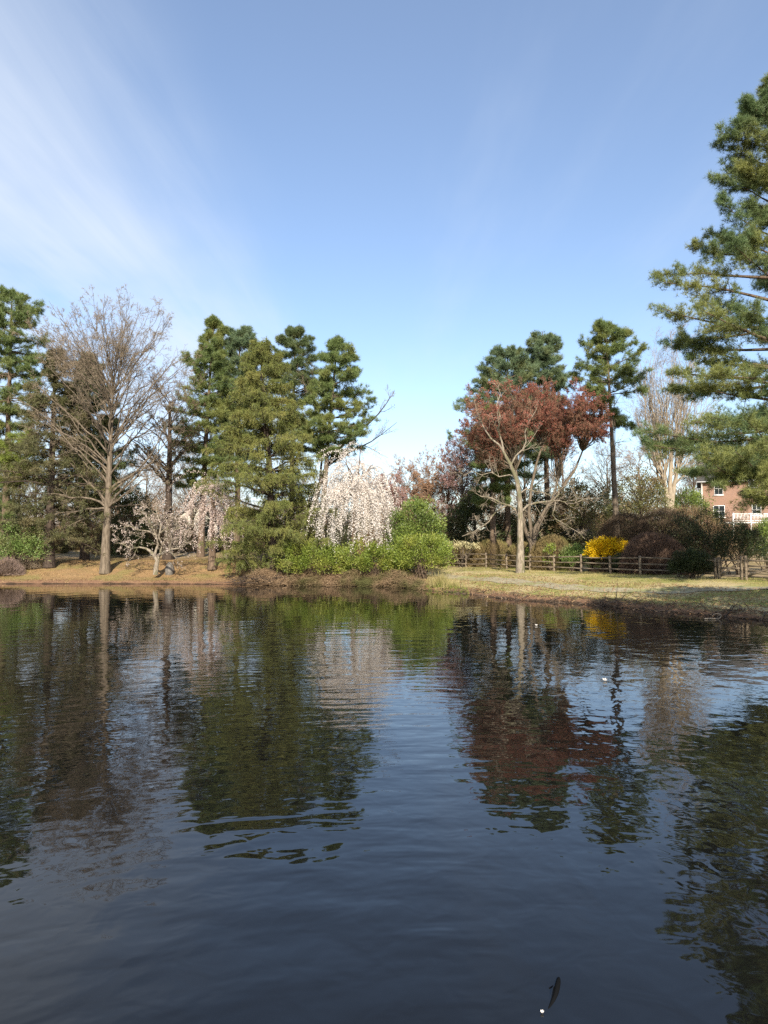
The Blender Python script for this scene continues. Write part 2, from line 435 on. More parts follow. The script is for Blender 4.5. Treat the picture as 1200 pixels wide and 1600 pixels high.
def water_mat():
    m, nt = new_mat('pond_water'); tc = N(nt, 'ShaderNodeTexCoord'); obj = tc.outputs['Object']
    sp = N(nt, 'ShaderNodeSeparateXYZ'); nt.links.new(obj, sp.inputs[0])

    def rings(cx, cy, kr, kt, off, detail=3, dist=.0):
        dx = math_node(nt, 'SUBTRACT', sp.outputs[0], cx); dy = math_node(nt, 'SUBTRACT', sp.outputs[1], cy)
        r = math_node(nt, 'SQRT', math_node(nt, 'ADD', math_node(nt, 'MULTIPLY', dx, dx), math_node(nt, 'MULTIPLY', dy, dy)))
        th = math_node(nt, 'ARCTAN2', dx, dy)
        c = N(nt, 'ShaderNodeCombineXYZ')
        nt.links.new(math_node(nt, 'MULTIPLY', r, kr), c.inputs[0])
        nt.links.new(math_node(nt, 'MULTIPLY', th, kt), c.inputs[1]); c.inputs[2].default_value = off
        return noise(nt, c.outputs[0], 1.0, detail, .45, dist)

    h1 = rings(1.0, -2.0, 2.6, 9.0, 0.0, 2, .3)        # ripples spreading from the near bank
    h2 = rings(14.0, 8.0, 2.9, 16.0, 5.0, 2, .3)       # and from the east bank
    h3 = noise(nt, obj, 3.2, 2, .5, .4)                # cat's paws
    h4 = noise(nt, obj, .9, 2, .5, .2)                 # slow swell
    big = noise(nt, ocoord(nt, (.16, .10, 1)), 1.0, 3, .5, .8)
    calm = sstep(nt, big, .36, .62, .18, 1.0)
    fade = sstep(nt, sp.outputs[1], 9, 34, 1.0, .20)
    east = sstep(nt, sp.outputs[0], -1.5, 4.5)
    a1 = math_node(nt, 'MULTIPLY', h1, math_node(nt, 'SUBTRACT', 1.15, math_node(nt, 'MULTIPLY', east, .75)))
    a2 = math_node(nt, 'MULTIPLY', h2, math_node(nt, 'ADD', .12, math_node(nt, 'MULTIPLY', east, .95)))
    rip = math_node(nt, 'MULTIPLY', math_node(nt, 'ADD', a1, a2), math_node(nt, 'MULTIPLY', calm, fade))
    rip = math_node(nt, 'MULTIPLY', rip, .018)
    rip = math_node(nt, 'ADD', rip, math_node(nt, 'MULTIPLY', math_node(nt, 'MULTIPLY', h3, fade), .0040))
    rip = math_node(nt, 'ADD', rip, math_node(nt, 'MULTIPLY', h4, .010))
    b = N(nt, 'ShaderNodeBump'); b.inputs['Strength'].default_value = 1; b.inputs['Distance'].default_value = 1.0
    nt.links.new(rip, b.inputs['Height'])
    p = N(nt, 'ShaderNodeBsdfPrincipled'); p.inputs['Base Color'].default_value = (.0055, .0055, .0052, 1)
    p.inputs['Roughness'].default_value = .02; p.inputs['IOR'].default_value = 1.44
    nt.links.new(b.outputs[0], p.inputs['Normal'])
    o = N(nt, 'ShaderNodeOutputMaterial'); nt.links.new(p.outputs[0], o.inputs[0]); return m


# ------------------------------------------------------------------ terrain and water
SHORE = np.array([(-90, 46), (-60, 47.6), (-30, 48.2), (-22, 48.4), (-14, 48.1), (-10, 47.6), (-8.3, 46.8), (-4.1, 46.2), (0, 45.2), (1.6, 43.6),
                  (2.4, 41.6), (3.4, 40.3), (4.2, 39.4), (5.4, 36.3), (6.5, 34.2), (8.2, 32.9), (10.0, 30.8), (10.5, 29.6), (11.7, 27.9), (13.6, 25.0),
                  (16, 21), (18, 14), (18.5, 6), (15, 1.0), (8, -.3), (0, .4), (-12, .2), (-40, 2), (-90, 8)], float)
SH2 = np.roll(SHORE, -1, 0)


def shore_dist(x, y):
    """Signed distance to the shoreline: positive on land."""
    x = np.asarray(x, float); y = np.asarray(y, float); sh = x.shape; x = x.ravel(); y = y.ravel()
    best = np.full(x.shape, 1e9); inside = np.zeros(x.shape, bool)
    for (ax, ay), (bx, by) in zip(SHORE, SH2):
        ex, ey = bx - ax, by - ay; t = np.clip(((x - ax) * ex + (y - ay) * ey) / (ex * ex + ey * ey), 0, 1)
        best = np.minimum(best, np.hypot(x - ax - t * ex, y - ay - t * ey))
        c = ((ay > y) != (by > y)) & (x < (bx - ax) * (y - ay) / (by - ay + 1e-12) + ax); inside ^= c
    return np.where(inside, -best, best).reshape(sh)


def ss(x, a, b):
    t = np.clip((x - a) / (b - a), 0, 1); return t * t * (3 - 2 * t)


def wav(x, y):
    return (np.sin(x * .9 + 1.3 * np.sin(y * .35)) + np.sin(y * 1.1 + 1.7 * np.sin(x * .5 + 1)) + .7 * np.sin(x * 2.3 + y * 1.9) + .5 * np.sin(3.9 * x - 2.7 * y)) / 3.2


def east_of(x, y): return ss(x, 0.2, 4.5)


def ground_z(x, y):
    x = np.asarray(x, float); y = np.asarray(y, float)
    s = shore_dist(x, y) + .16 * wav(x * 2.1, y * 2.1) + .08 * wav(x * 6, y * 6)
    e = east_of(x, y)
    west = .20 * ss(s, 0, .35) + 1.05 * ss(s, .3, 6.5) + .040 * np.maximum(0, s - 5.5)
    east = .20 * ss(s, 0, .35) + .62 * ss(s, .3, 8.0)
    rise = np.minimum(.125 * np.maximum(0, y - 58), 5.0) * ss(x, 4, 22)
    z = west * (1 - e) + east * e + rise
    z = np.where(y < 12, .2 * ss(s, 0, .35) + .9 * ss(s, 0, 4), z)
    z = np.minimum(z, 6.5) + .045 * wav(x, y) * ss(s, .2, 2) + .02 * wav(x * 3.1, y * 3.3) * ss(s, .1, .8)
    return np.where(s < 0, np.maximum(s * .45, -1.3), z + .02)


def GZ(x, y): return float(ground_z(np.array([x]), np.array([y]))[0])


xs = np.unique(np.concatenate([np.linspace(-600, -45, 24), np.arange(-45, 42, .30), np.linspace(42, 600, 24)]))
ys = np.unique(np.concatenate([np.linspace(-120, -6, 12), np.arange(-6, 22, 1.0), np.arange(22, 64, .27), np.arange(64, 112, 1.0), np.linspace(112, 1500, 22)]))
gx, gy = np.meshgrid(xs, ys)
gz = ground_z(gx, gy)
g = Geo(); nx, ny = len(xs), len(ys); idx = np.arange(nx * ny).reshape(ny, nx)
g.add(np.stack([gx, gy, gz], -1), Q=np.stack([idx[:-1, :-1], idx[:-1, 1:], idx[1:, 1:], idx[1:, :-1]], -1))
gm = ground_mat(); ground = part('ground', g, gm, smooth=True); ground['kind'] = 'structure'
for nm, val in (('shore', shore_dist(gx, gy)), ('east', east_of(gx, gy))):
    at_ = ground.data.attributes.new(nm, 'FLOAT', 'POINT'); at_.data.foreach_set('value', val.ravel().astype(np.float32))

g = Geo(); g.add([(-90, -4, 0), (30, -4, 0), (30, 52, 0), (-90, 52, 0)], Q=[(0, 1, 2, 3)])
water = part('water', g, water_mat()); water['kind'] = 'structure'

# the footpath along the east bank
PATH = np.array([(-1.0, 55), (1.5, 51.0), (3.5, 48), (5.6, 44.6), (7.6, 41.4), (9.1, 36.8), (11.9, 33.9), (15.8, 32.0), (19, 29.6), (22, 24), (24, 14), (24, 0)], float)
tt = np.linspace(0, len(PATH) - 1, 160); i0 = np.minimum(tt.astype(int), len(PATH) - 2); fr = (tt - i0)[:, None]
pc = PATH[i0] * (1 - fr) + PATH[i0 + 1] * fr
for _ in range(6): pc[1:-1] = (pc[:-2] + 2 * pc[1:-1] + pc[2:]) / 4
pt = nrm(np.gradient(pc, axis=0)); pn = np.stack([-pt[:, 1], pt[:, 0]], -1)
ws = np.linspace(-.68, .68, 7); g = Geo()
wob_ = .12 * np.sin(np.arange(160) * .7)[:, None] * (np.abs(ws) > .6)[None] * np.sign(ws)[None]
pp = pc[:, None] + pn[:, None] * (ws[None, :, None] + wob_[..., None])
pz = ground_z(pp[..., 0], pp[..., 1]) + .022
idx = np.arange(160 * 7).reshape(160, 7)
g.add(np.concatenate([pp, pz[..., None]], -1), Q=np.stack([idx[:-1, :-1], idx[1:, :-1], idx[1:, 1:], idx[:-1, 1:]], -1))
path = part('path', g, M['path'], smooth=True); path['kind'] = 'structure'


def path_dist(x, y):
    d = np.full(x.shape, 1e9)
    for p in pc[::2]: d = np.minimum(d, np.hypot(x - p[0], y - p[1]))
    return d


def scatter_grass(name, mat, n, x0, x1, y0, y1, smin, smax, L, wd, keep=None, lean=.5):
    x = rng.uniform(x0, x1, n); y = rng.uniform(y0, y1, n); s = shore_dist(x, y)
    ok = (s > smin) & (s < smax) & ((path_dist(x, y) > .62) | (rng.random(n) < .10))
    if keep is not None: ok &= keep(x, y, s)
    x, y = x[ok], y[ok]; C = np.stack([x, y, ground_z(x, y) - .01], -1)
    D = rng.normal(0, lean, C.shape); D[:, 2] = 1
    gg = Geo(); blades(gg, C, D, L * rng.uniform(.5, 1.3, len(C)), wd)
    o = part(name, gg, M[mat]); o['kind'] = 'stuff'; return o


def scatter_litter(name, mat, n, x0, x1, y0, y1, smin, smax, L):
    x = rng.uniform(x0, x1, n); y = rng.uniform(y0, y1, n); s = shore_dist(x, y); ok = (s > smin) & (s < smax) & (rng.random(n) < np.where(s < .9, 1, .35)); x, y = x[ok], y[ok]
    C = np.stack([x, y, ground_z(x, y) + .012], -1); D = rng.normal(0, 1, C.shape); D[:, 2] = np.abs(D[:, 2]) * .35
    gg = Geo(); leaves(gg, C, D, L * rng.uniform(.5, 1.4, len(C)), L * .5); o = part(name, gg, M[mat]); o['kind'] = 'stuff'; return o


M['litter'] = leaf_mat('litter', (.10, .055, .03), (.38, .26, .15), (.20, .12, .07), trans=.1, gloss=0, clump=1.5)
scatter_litter('leaf_litter', 'litter', 70000, 1.5, 20, 22, 48, -.05, 6, .09)
scatter_litter('pine_litter', 'litter', 40000, -34, 3, 44, 58, -.05, 9, .08)
patchy = lambda x, y, s: wav(x * .8, y * .8) + rng.normal(0, .35, x.shape) > -.15
scatter_grass('lawn_grass', 'grass', 170000, 1.5, 24, 24, 58, .5, 13, .085, .020, patchy, .7)
scatter_grass('bank_straw', 'straw', 90000, -34, 1.5, 45, 58, .15, 9, .09, .018, patchy, .9)
scatter_grass('waterside_grass', 'grass_green', 9000, 1.4, 4.6, 38, 44, -.12, .55, .10, .016, None, .35)


# ------------------------------------------------------------------ plant builders (local coordinates, base at the origin)
def trunk_line(H, n=14, wig=.01, lean=(0, 0)):
    z = np.linspace(0, H, n); P = np.zeros((n, 3)); P[:, 2] = z
    dr = np.cumsum(rng.normal(0, wig * H / n, (n, 2)), 0); dr -= dr[0]
    P[:, :2] = dr + np.outer((z / H) ** 1.3, lean); return P


def trunk_radius(r0, r1, n, flare=.28):
    t = np.linspace(0, 1, n); return (r0 * (1 - t) ** .8 + r1) * (1 + flare * np.exp(-t * n * .9))


def conifer(H, z0, Rmax, prof, r0=.22, whorl=.7, per=5, subs=10, ntuft=14, blades_n=12, L=.31, wd=.022, up0=-.05, up1=.40,
            curve=.06, lean=(0, 0), t_start=.20, flat=.10, sub_len=.40, droop=0.0, seed=None, gap=0.15, limb_keep=None,
            tuft_up=.40, sub_n=3, az_bias=None, drop_subs=0.0, zj=.16, jit=.075, wvar=(.55, 1.22), extra=(), hang=0):
    tr = trunk_line(H, 16, .012, lean); R = trunk_radius(r0, .025, 16)
    wood = Geo(); tubes(wood, tr, R, 8); fol = Geo()
    zs = np.arange(z0, H - .25, whorl); S = []; D = []; Ls = []
    for z in zs:
        wf = rng.uniform(*wvar); t = (z - z0) / max(H - z0, .1); wf = wf if t < .55 else max(wf, .92); k = max(3, int(rng.integers(per - 1, per + 2))); a0 = rng.uniform(0, 7)
        for j in range(k):
            if rng.random() < gap: continue
            az = a0 + 2 * np.pi * j / k + rng.normal(0, .3); zz = z + rng.uniform(-zj, zj) * whorl
            ln = 1.15 * Rmax * prof(t) * rng.uniform(.5, 1.14) * wf
            if az_bias is not None: ln *= az_bias(az, t)
            if limb_keep is not None and not limb_keep(t, az): continue
            f = np.clip(zz / H, 0, .999) * 15; i = int(f); b = tr[i] * (1 - f + i) + tr[i + 1] * (f - i)
            S.append(b); D.append((math.cos(az), math.sin(az), up0 + (up1 - up0) * t + .55 * max(0, t - .75) * 2.5 + rng.normal(0, .09))); Ls.append(max(ln, .25))
    for z, tip in extra:                       # boughs of their own: height on the trunk, where the tip is
        f = np.clip(z / H, 0, .999) * 15; i = int(f); b = tr[i] * (1 - f + i) + tr[i + 1] * (f - i); v = np.asarray(tip) - b; l = np.linalg.norm(v)
        S.append(b); D.append(v / l - UP * 1.2 * curve); Ls.append(l)
    S = np.array(S); D = np.array(D); Ls = np.array(Ls)
    P = grow(S, D, Ls, 6, .06, (0, 0, -droop), (0, 0, curve))
    LR = taper(np.clip(Ls * .016, .012, .11), np.full(len(Ls), .008), 7)
    tubes(wood, P, LR, 4)
    s, d, t, rad, par = spawn(P, LR, subs, t_start, 1.0, 48, 14, flat)
    sl = Ls[par] * sub_len * (1.15 - t) * rng.uniform(.6, 1.3, len(t)) + .22
    P2 = grow(s, d, sl, sub_n, .09, (0, 0, -droop * 1.2), (0, 0, curve * .6 - drop_subs))
    tubes(wood, P2, taper(np.clip(sl * .012, .005, .02), np.full(len(sl), .004), sub_n + 1), 3)
    if hang:                                   # short branchlets hanging in a comb under every spray
        hs, hd, ht, hr, hp = spawn(P2, taper(np.full(len(P2), .01), np.full(len(P2), .004), sub_n + 1), hang, .1, 1.0, 60, 15, 1.0, (0, 0, -2.5))
        hl = rng.uniform(.22, .55, len(hs)); P3 = grow(hs, hd, hl, 3, .10, (0, 0, -.30)); tubes(wood, P3, taper(np.full(len(hs), .006), np.full(len(hs), .003), 4), 3)
        c, tn = at(P3, rng.uniform(.0, 1.0, (len(P3), 5))); tufts(fol, c.reshape(-1, 3), tn.reshape(-1, 3), 4, .11, .016, along=.9, rnd=.5, up=.1)
    for PP, k in ((P2, ntuft), (P[:, :, :], max(3, ntuft // 2))):
        tt = rng.uniform(.12 if PP is P2 else .5, 1.0, (len(PP), k)); c, tn = at(PP, tt)
        tufts(fol, c.reshape(-1, 3) + rng.normal(0, jit, (c.size // 3, 3)), tn.reshape(-1, 3), blades_n, L, wd, along=.5, rnd=.8, up=tuft_up)
    return wood, fol


def put(name, label, cat, base, wood, fol, bark, leaf, group=None, rz=0, names=('trunk', 'crown')):
    o = thing(name, label, cat, base, rz, group)
    if wood is not None and wood.n: part(names[0], wood, M[bark], o, True)
    if fol is not None and fol.n: part(names[1], fol, M[leaf], o)
    return o


def bez(F, T, bow=.35, n=9, wig=.03, updir=None):
    """Curved limbs from fork points F to tips T, leaving upwards then bending out."""
    F = np.asarray(F, float); T = np.asarray(T, float); k = len(T); F = np.broadcast_to(F, (k, 3)); L = np.linalg.norm(T - F, axis=1)[:, None]
    u = np.broadcast_to(UP if updir is None else updir, (k, 3))
    C = F + (T - F) * .42 + u * L * bow + rng.normal(0, .06, (k, 3)) * L
    t = np.linspace(0, 1, n)[None, :, None]
    P = (1 - t) ** 2 * F[:, None] + 2 * t * (1 - t) * C[:, None] + t ** 2 * T[:, None]
    wv = np.cumsum(rng.normal(0, wig, (k, n, 3)), 1); wv -= wv[:, :1]
    return P + wv * L[:, :, None] / n * 1.0


def branchwork(P, R, levels, wood, twig, min_level=1, sides=(5, 4, 3, 3, 3)):
    """Recursive branching on limbs P; returns the last two levels of twigs."""
    L = np.linalg.norm(np.diff(P, axis=1), axis=2).sum(1); out = []
    for li, (m, t0, ang, ratio, n, wig, trop) in enumerate(levels):
        s, d, t, rad, par = spawn(P, R, m, t0, 1.0, ang, 12)
        ln = np.maximum(L[par] * ratio * (1.15 - .75 * t) * rng.uniform(.55, 1.25, len(t)), .12)
        P = grow(s, d, ln, n, wig, trop)
        r0 = np.clip(np.minimum(rad * .6, ln * .016), .0065, .3); R = taper(r0, np.maximum(r0 * .25, .0045), n + 1)
        tubes(wood if li < min_level else twig, P, R, sides[min(li, 4)]); L = ln; out.append(P)
    return out


def shrub_mass(rx, ry, rz, n, L, wd, clumps=60, clump_r=.28, lobes=6, droop=.0, inner=.35, bottom=-.2):
    """Leafy mound: clumps of leaves spread over a lumpy dome and some inside it."""
    lob = nrm(rng.normal(0, 1, (lobes, 3))); la = rng.uniform(.05, .22, lobes)
    d = nrm(rng.normal(0, 1, (clumps * 4, 3))); d = d[d[:, 2] > bottom][:clumps]
    rad = .80 + (np.maximum(0, d @ lob.T) ** 4 * la).sum(1) + rng.normal(0, .06, len(d))
    rad = np.where(rng.random(len(d)) < inner, rad * rng.uniform(.5, .85, len(d)), rad)
    cc = d * rad[:, None] * np.array([rx, ry, rz]); sc = (rx * ry * rz) ** (1 / 3)
    pick = rng.integers(0, len(cc), n)
    off = nrm(rng.normal(0, 1, (n, 3))) * (rng.random((n, 1)) ** .5) * clump_r * sc * rng.uniform(.6, 1.3, len(cc))[pick][:, None]
    C = cc[pick] + off; C[:, 2] = np.maximum(C[:, 2], -.98 * rz if bottom < -.9 else -.3 * rz)
    D = nrm(off * 1.2 / sc + d[pick] * .7 + rng.normal(0, .45, (n, 3)) + UP * (.25 - droop))
    fol = Geo(); leaves(fol, C, D, L * rng.uniform(.7, 1.3, n), wd)
    return fol, cc


def stems_to(cc, k, base_r=.25, r0=.03):
    wood = Geo(); pick = rng.choice(len(cc), min(k, len(cc)), replace=False); T = cc[pick]
    Fp = np.stack([rng.normal(0, base_r, len(T)), rng.normal(0, base_r, len(T)), np.zeros(len(T))], -1)
    P = bez(Fp, T, .15, 6, .05); tubes(wood, P, taper(np.full(len(T), r0), np.full(len(T), r0 * .3), 6), 4); return wood


def leafy_shrub(name, label, px, d, rx, ry, h, leaf, n, L, wd, bark='bark_brown', zc=None, cat='shrub', group=None, clumps=90, **kw):
    x = X(px, d); z = GZ(x, d); fol, cc = shrub_mass(rx, ry, h * .62, n, L, wd, clumps, **kw)
    up = h * .40; fol.V = [v + np.array([0, 0, up]) for v in fol.V]
    for v in fol.V: v[:, 2] = np.maximum(v[:, 2], .02)
    wood = stems_to(cc + np.array([0, 0, up]), 26, rx * .15, .03)
    return put(name, label, cat, (x, d, z), wood, fol, bark, leaf, group, names=('stems', 'foliage'))


def twig_shrub(name, label, px, d, rx, ry, h, mat, n=9000, L=.42, wd=.016, cat='shrub', group=None, core=.5, leafbits=0, leafmat=None):
    """Clipped or rounded bush of bare fine twigs."""
    x = X(px, d); z = GZ(x, d)
    dd = nrm(rng.normal(0, 1, (n, 3))); dd[:, 2] = np.abs(dd[:, 2]) * .95 - .05 * rng.random(n); dd = nrm(dd)
    lob = nrm(rng.normal(0, 1, (7, 3))); la = rng.uniform(.02, .09, 7)
    rr = (1 + (np.maximum(0, dd @ lob.T) ** 4 * la).sum(1)) * np.where(rng.random(n) < .75, rng.uniform(.90, 1.0, n), rng.uniform(core, .85, n))
    rr *= 1 + rng.normal(0, .006, n)
    C = dd * rr[:, None] * np.array([rx, ry, h * .985]) ; D = nrm(dd + rng.normal(0, .30, dd.shape) + UP * .3)
    Lv = L * rng.uniform(.5, 1.2, n); C = C - D * Lv[:, None] * .75; C[:, 2] = np.maximum(C[:, 2], .02)
    fol = Geo(); blades(fol, C, D, Lv, wd)
    if leafbits:
        k = rng.integers(0, n, leafbits); leaves(fol, C[k] + D[k] * Lv[k][:, None] * .8, nrm(rng.normal(0, 1, (leafbits, 3)) + dd[k]), .07, .035)
    T = dd[:60] * .8 * np.array([rx, ry, h]); wood = stems_to(T, 50, rx * .22, .022)
    br = Geo(); P = bez(np.stack([rng.normal(0, rx * .2, 220), rng.normal(0, ry * .2, 220), np.zeros(220)], -1), dd[:220] * .93 * np.array([rx, ry, h]), .12, 6, .06)
    tubes(wood, P, taper(np.full(220, .013), np.full(220, .005), 6), 3)
    return put(name, label, cat, (x, d, z), wood, fol, 'bark_brown', mat, group, names=('stems', 'foliage'))


def ellipse_targets(n, c, r, top=.15, surf=.75):
    """Points in an ellipsoid crown, mostly near its surface."""
    d = nrm(rng.normal(0, 1, (n * 4, 3))); d = d[d[:, 2] > -1 + top][:n]
    rr = np.where(rng.random(len(d)) < surf, rng.uniform(.82, 1.0, len(d)), rng.uniform(.4, .85, len(d)))
    return np.asarray(c) + d * rr[:, None] * np.asarray(r)


def broad_tree(H, r0, fork, targets, levels, bow=.2, lean=(0, 0), rise=(.7, 1.3), buds=None, trunk_top=.8, up=None, limb_r=.35):
    """Bare broad-leaved tree: trunk, limbs rising to the targets, then twigs."""
    wood = Geo(); twig = Geo(); n = 14
    tr = trunk_line(H * trunk_top, n, .012, lean); R = trunk_radius(r0, r0 * .22, n); tubes(wood, tr, R, 10)
    T = np.asarray(targets); k = len(T)
    # every limb leaves the trunk below its target
    zf = np.clip(T[:, 2] - np.hypot(T[:, 0], T[:, 1]) * rng.uniform(*rise, k), fork, H * trunk_top * .98); f = zf / (H * trunk_top) * (n - 1); i = np.minimum(f.astype(int), n - 2)
    Fp = tr[i] * (1 - f + i)[:, None] + tr[i + 1] * (f - i)[:, None]
    P = bez(Fp, T, bow, 10, .16)
    L = np.linalg.norm(T - Fp, axis=1); rt = R[i] * limb_r
    R1 = taper(np.clip(np.minimum(rt, L * .024), .012, 1), np.full(k, .010), 10); tubes(wood, P, R1, 6)
    out = branchwork(P, R1, levels, wood, twig)
    return wood, twig, out


# ------------------------------------------------------------------ shared silhouettes
p_white = lambda t: (1 - t) ** .75 * (.75 + .5 * min(1, t * 3)) + .06
p_round = lambda t: math.sqrt(max(.02, 1 - (2 * t - .85) ** 2 / 1.4)) * (1 - .40 * t ** 6)
p_cone = lambda t: (1 - t) ** .9 * (1 - .25 * (1 - min(1, t * 6))) + .05


def base(px, d): x = X(px, d); return (x, d, GZ(x, d))


def Hpx(py, px, d): return Zat(py, d) - GZ(X(px, d), d)      # height of a thing whose top is at row py


# ------------------------------------------------------------------ west bank trees
rng = np.random.default_rng(101)
# tall pine at the frame edge
rng = np.random.default_rng(102)
H = Hpx(452, 10, 57)
wd_, fo_ = conifer(H, H * .50, 2.9, p_round, r0=.30, whorl=1.0, per=9, lean=(.1, .0), gap=.2)
wl, fl = conifer(H * .45, H * .16, 1.6, p_round, r0=.02, whorl=.9, per=4, gap=.45)
fo_.V += fl.V; fo_.T += [t + fo_.n for t in fl.T]; fo_.n += fl.n
wd_.V += wl.V; wd_.Q += [q + wd_.n for q in wl.Q]; wd_.n += wl.n
put('pine_tree', 'tall dark pine at the left edge, tufted round top above a bare trunk', 'tree', base(8, 57), wd_, fo_, 'bark_brown', 'pine_needle')
# young lime-green pine boughs in front of it
rng = np.random.default_rng(103)
H = Hpx(675, 34, 54)
wd_, fo_ = conifer(H, H * .58, 2.0, p_round, r0=.10, whorl=.5, per=5, L=.3, gap=.25, up0=.1, up1=.4)
put('pine_tree', 'small bright lime-green pine in front of the dark trees at the left edge', 'tree', base(30, 54), wd_, fo_, 'bark_dark', 'pine_lime')
# drooping hemlock with a dark trunk
rng = np.random.default_rng(104)
H = Hpx(548, 100, 53)
wd_, fo_ = conifer(H, H * .13, 5.0, lambda t: (1 - t) ** .8 + .05, r0=.36, whorl=.55, per=6, subs=16, ntuft=10, blades_n=5, L=.24, wd=.03,
                   up0=.12, up1=.35, curve=-.075, droop=.02, flat=.5, tuft_up=-.15, gap=.15)
put('hemlock_tree', 'broad drooping hemlock on a short dark trunk left of the tall bare tree', 'tree', base(78, 52.6), wd_, fo_, 'bark_dark', 'hemlock')
H = Hpx(560, 122, 58)
wd_, fo_ = conifer(H, H * .25, 4.2, p_cone, r0=.32, whorl=.5, per=6, subs=12, droop=.02)
darkpine = put('pine_tree', 'dense dark green pine just behind and left of the tall bare tree', 'tree', base(133, 57), wd_, fo_, 'bark_dark', 'pine_dark')
# the tall bare tree
rng = np.random.default_rng(105)
d0 = 51.2; H = Hpx(442, 175, d0); bx, by, bz = base(165, d0)


def local(px, py, dep): return W(px, py, dep) - np.array([bx, by, bz])


c = local(172, 600, d0); T = ellipse_targets(52, c, (146 * d0 / F, 5.6, 146 * d0 / F), top=.5, surf=.95)
Tt = ellipse_targets(40, c, (146 * d0 / F, 5.2, 148 * d0 / F), top=1.0, surf=1.0); T = np.concatenate([T, Tt])
T2 = np.array([local(px_, py_, d0 + dz_) for px_, py_, dz_ in ((45, 760, -1), (70, 700, 2), (85, 800, -1), (100, 830, 0), (255, 700, 1), (262, 745, -1), (240, 790, 1), (60, 640, 0), (280, 655, 0), (120, 720, 3), (215, 715, -3))])
w1, t1, o1 = broad_tree(H, .27, H * .22, np.concatenate([T, T2]), [(8, .22, 38, .32, 5, .12, (0, 0, .03)), (7, .2, 42, .48, 4, .14, (0, 0, .03)), (5, .15, 42, .55, 3, .16, (0, 0, .02))], bow=.06, trunk_top=.62, rise=(.8, 1.25), lean=(.3, 0))
put('bare_tree', 'tallest bare tree with a round fan of fine twigs and thick pale trunk', 'tree', (bx, by, bz), w1, t1, 'bark_grey', 'twig_grey')

LV = [(8, .2, 40, .42, 4, .15, (0, 0, .05)), (7, .2, 42, .48, 3, .17, (0, 0, .03)), (4, .15, 42, .55, 2, .2, (0, 0, 0))]
# ivy-clad bare tree with sparse evergreen leaves
rng = np.random.default_rng(106)
d0 = 58.0; bx, by, bz = base(263, d0); H = Hpx(566, 263, d0)
T = ellipse_targets(34, local(252, 668, d0), (70 * d0 / F, 3.6, 105 * d0 / F), top=.2)
w1, t1, o1 = broad_tree(H, .30, H * .25, T, LV, bow=.12)
o = put('bare_tree', 'brown bare tree with scattered dark leaves between tall bare tree and golden cedar', 'tree', (bx, by, bz), w1, t1, 'bark_dark', 'twig_brown')
lg = Geo(); P_ = o1[1]; c, tn = at(P_, rng.uniform(.3, 1, (len(P_), 2))); c = c.reshape(-1, 3); tn = tn.reshape(-1, 3)
k = c[:, 2] < H * .75; leaves(lg, c[k], nrm(tn[k] + rng.normal(0, .7, (k.sum(), 3))), .16, .08); part('leaf', lg, M['yew'], o)
# small blossoming crab apple with a pale forked trunk
rng = np.random.default_rng(107)
d0 = 49.4; bx, by, bz = base(244, d0)
wood = Geo(); twig = Geo(); fl = Geo()
stems = [[(243, 898), (244, 885), (246, 876), (241, 868), (233, 860), (228, 857)], [(246, 878), (249, 866), (254, 852), (260, 838), (262, 822), (258, 806)],
         [(249, 868), (257, 862), (270, 858), (278, 857), (290, 850), (300, 846)], [(241, 868), (247, 850), (243, 835), (236, 820), (228, 806), (222, 798)],
         [(228, 857), (218, 855), (205, 857), (195, 852), (186, 848), (178, 850)], [(258, 840), (270, 830), (283, 822), (292, 818), (300, 820), (308, 822)],
         [(243, 836), (232, 830), (215, 828), (203, 822), (194, 824), (186, 826)], [(254, 852), (248, 838), (252, 820), (246, 806), (244, 796), (246, 788)]]
Ps = []
for j, st in enumerate(stems):
    dz = (rng.normal(0, .5, len(st)).cumsum() * (j > 0)); dz -= dz[0]
    Ps.append(np.array([local(a, b, d0 + q) for (a, b), q in zip(st, dz)]))
Ps = np.array(Ps); Rs = taper([.19, .10, .09, .10, .07, .06, .06, .07], [.08, .025, .02, .025, .018, .018, .018, .02], 6); tubes(wood, Ps, Rs, 8)
o1 = branchwork(Ps[1:], Rs[1:], [(13, .15, 55, .42, 4, .2, (0, 0, .06)), (7, .2, 45, .5, 3, .2, (0, 0, .05)), (4, .2, 45, .5, 2, .2, (0, 0, .03))], wood, twig)
for P_ in o1[1:]:
    c, tn = at(P_, rng.uniform(.3, 1, (len(P_), 3))); c = c.reshape(-1, 3); k = rng.random(len(c)) < .24; c = c[k]
    leaves(fl, c, rng.normal(0, 1, c.shape), .07, .06)
o = put('crab_apple_tree', 'small crab apple with pale forked trunk and pink blossom on the west bank', 'tree', (bx, by, bz), wood, twig, 'bark_pale', 'twig_pale')
part('blossom', fl, M['blossom_pink'], o)


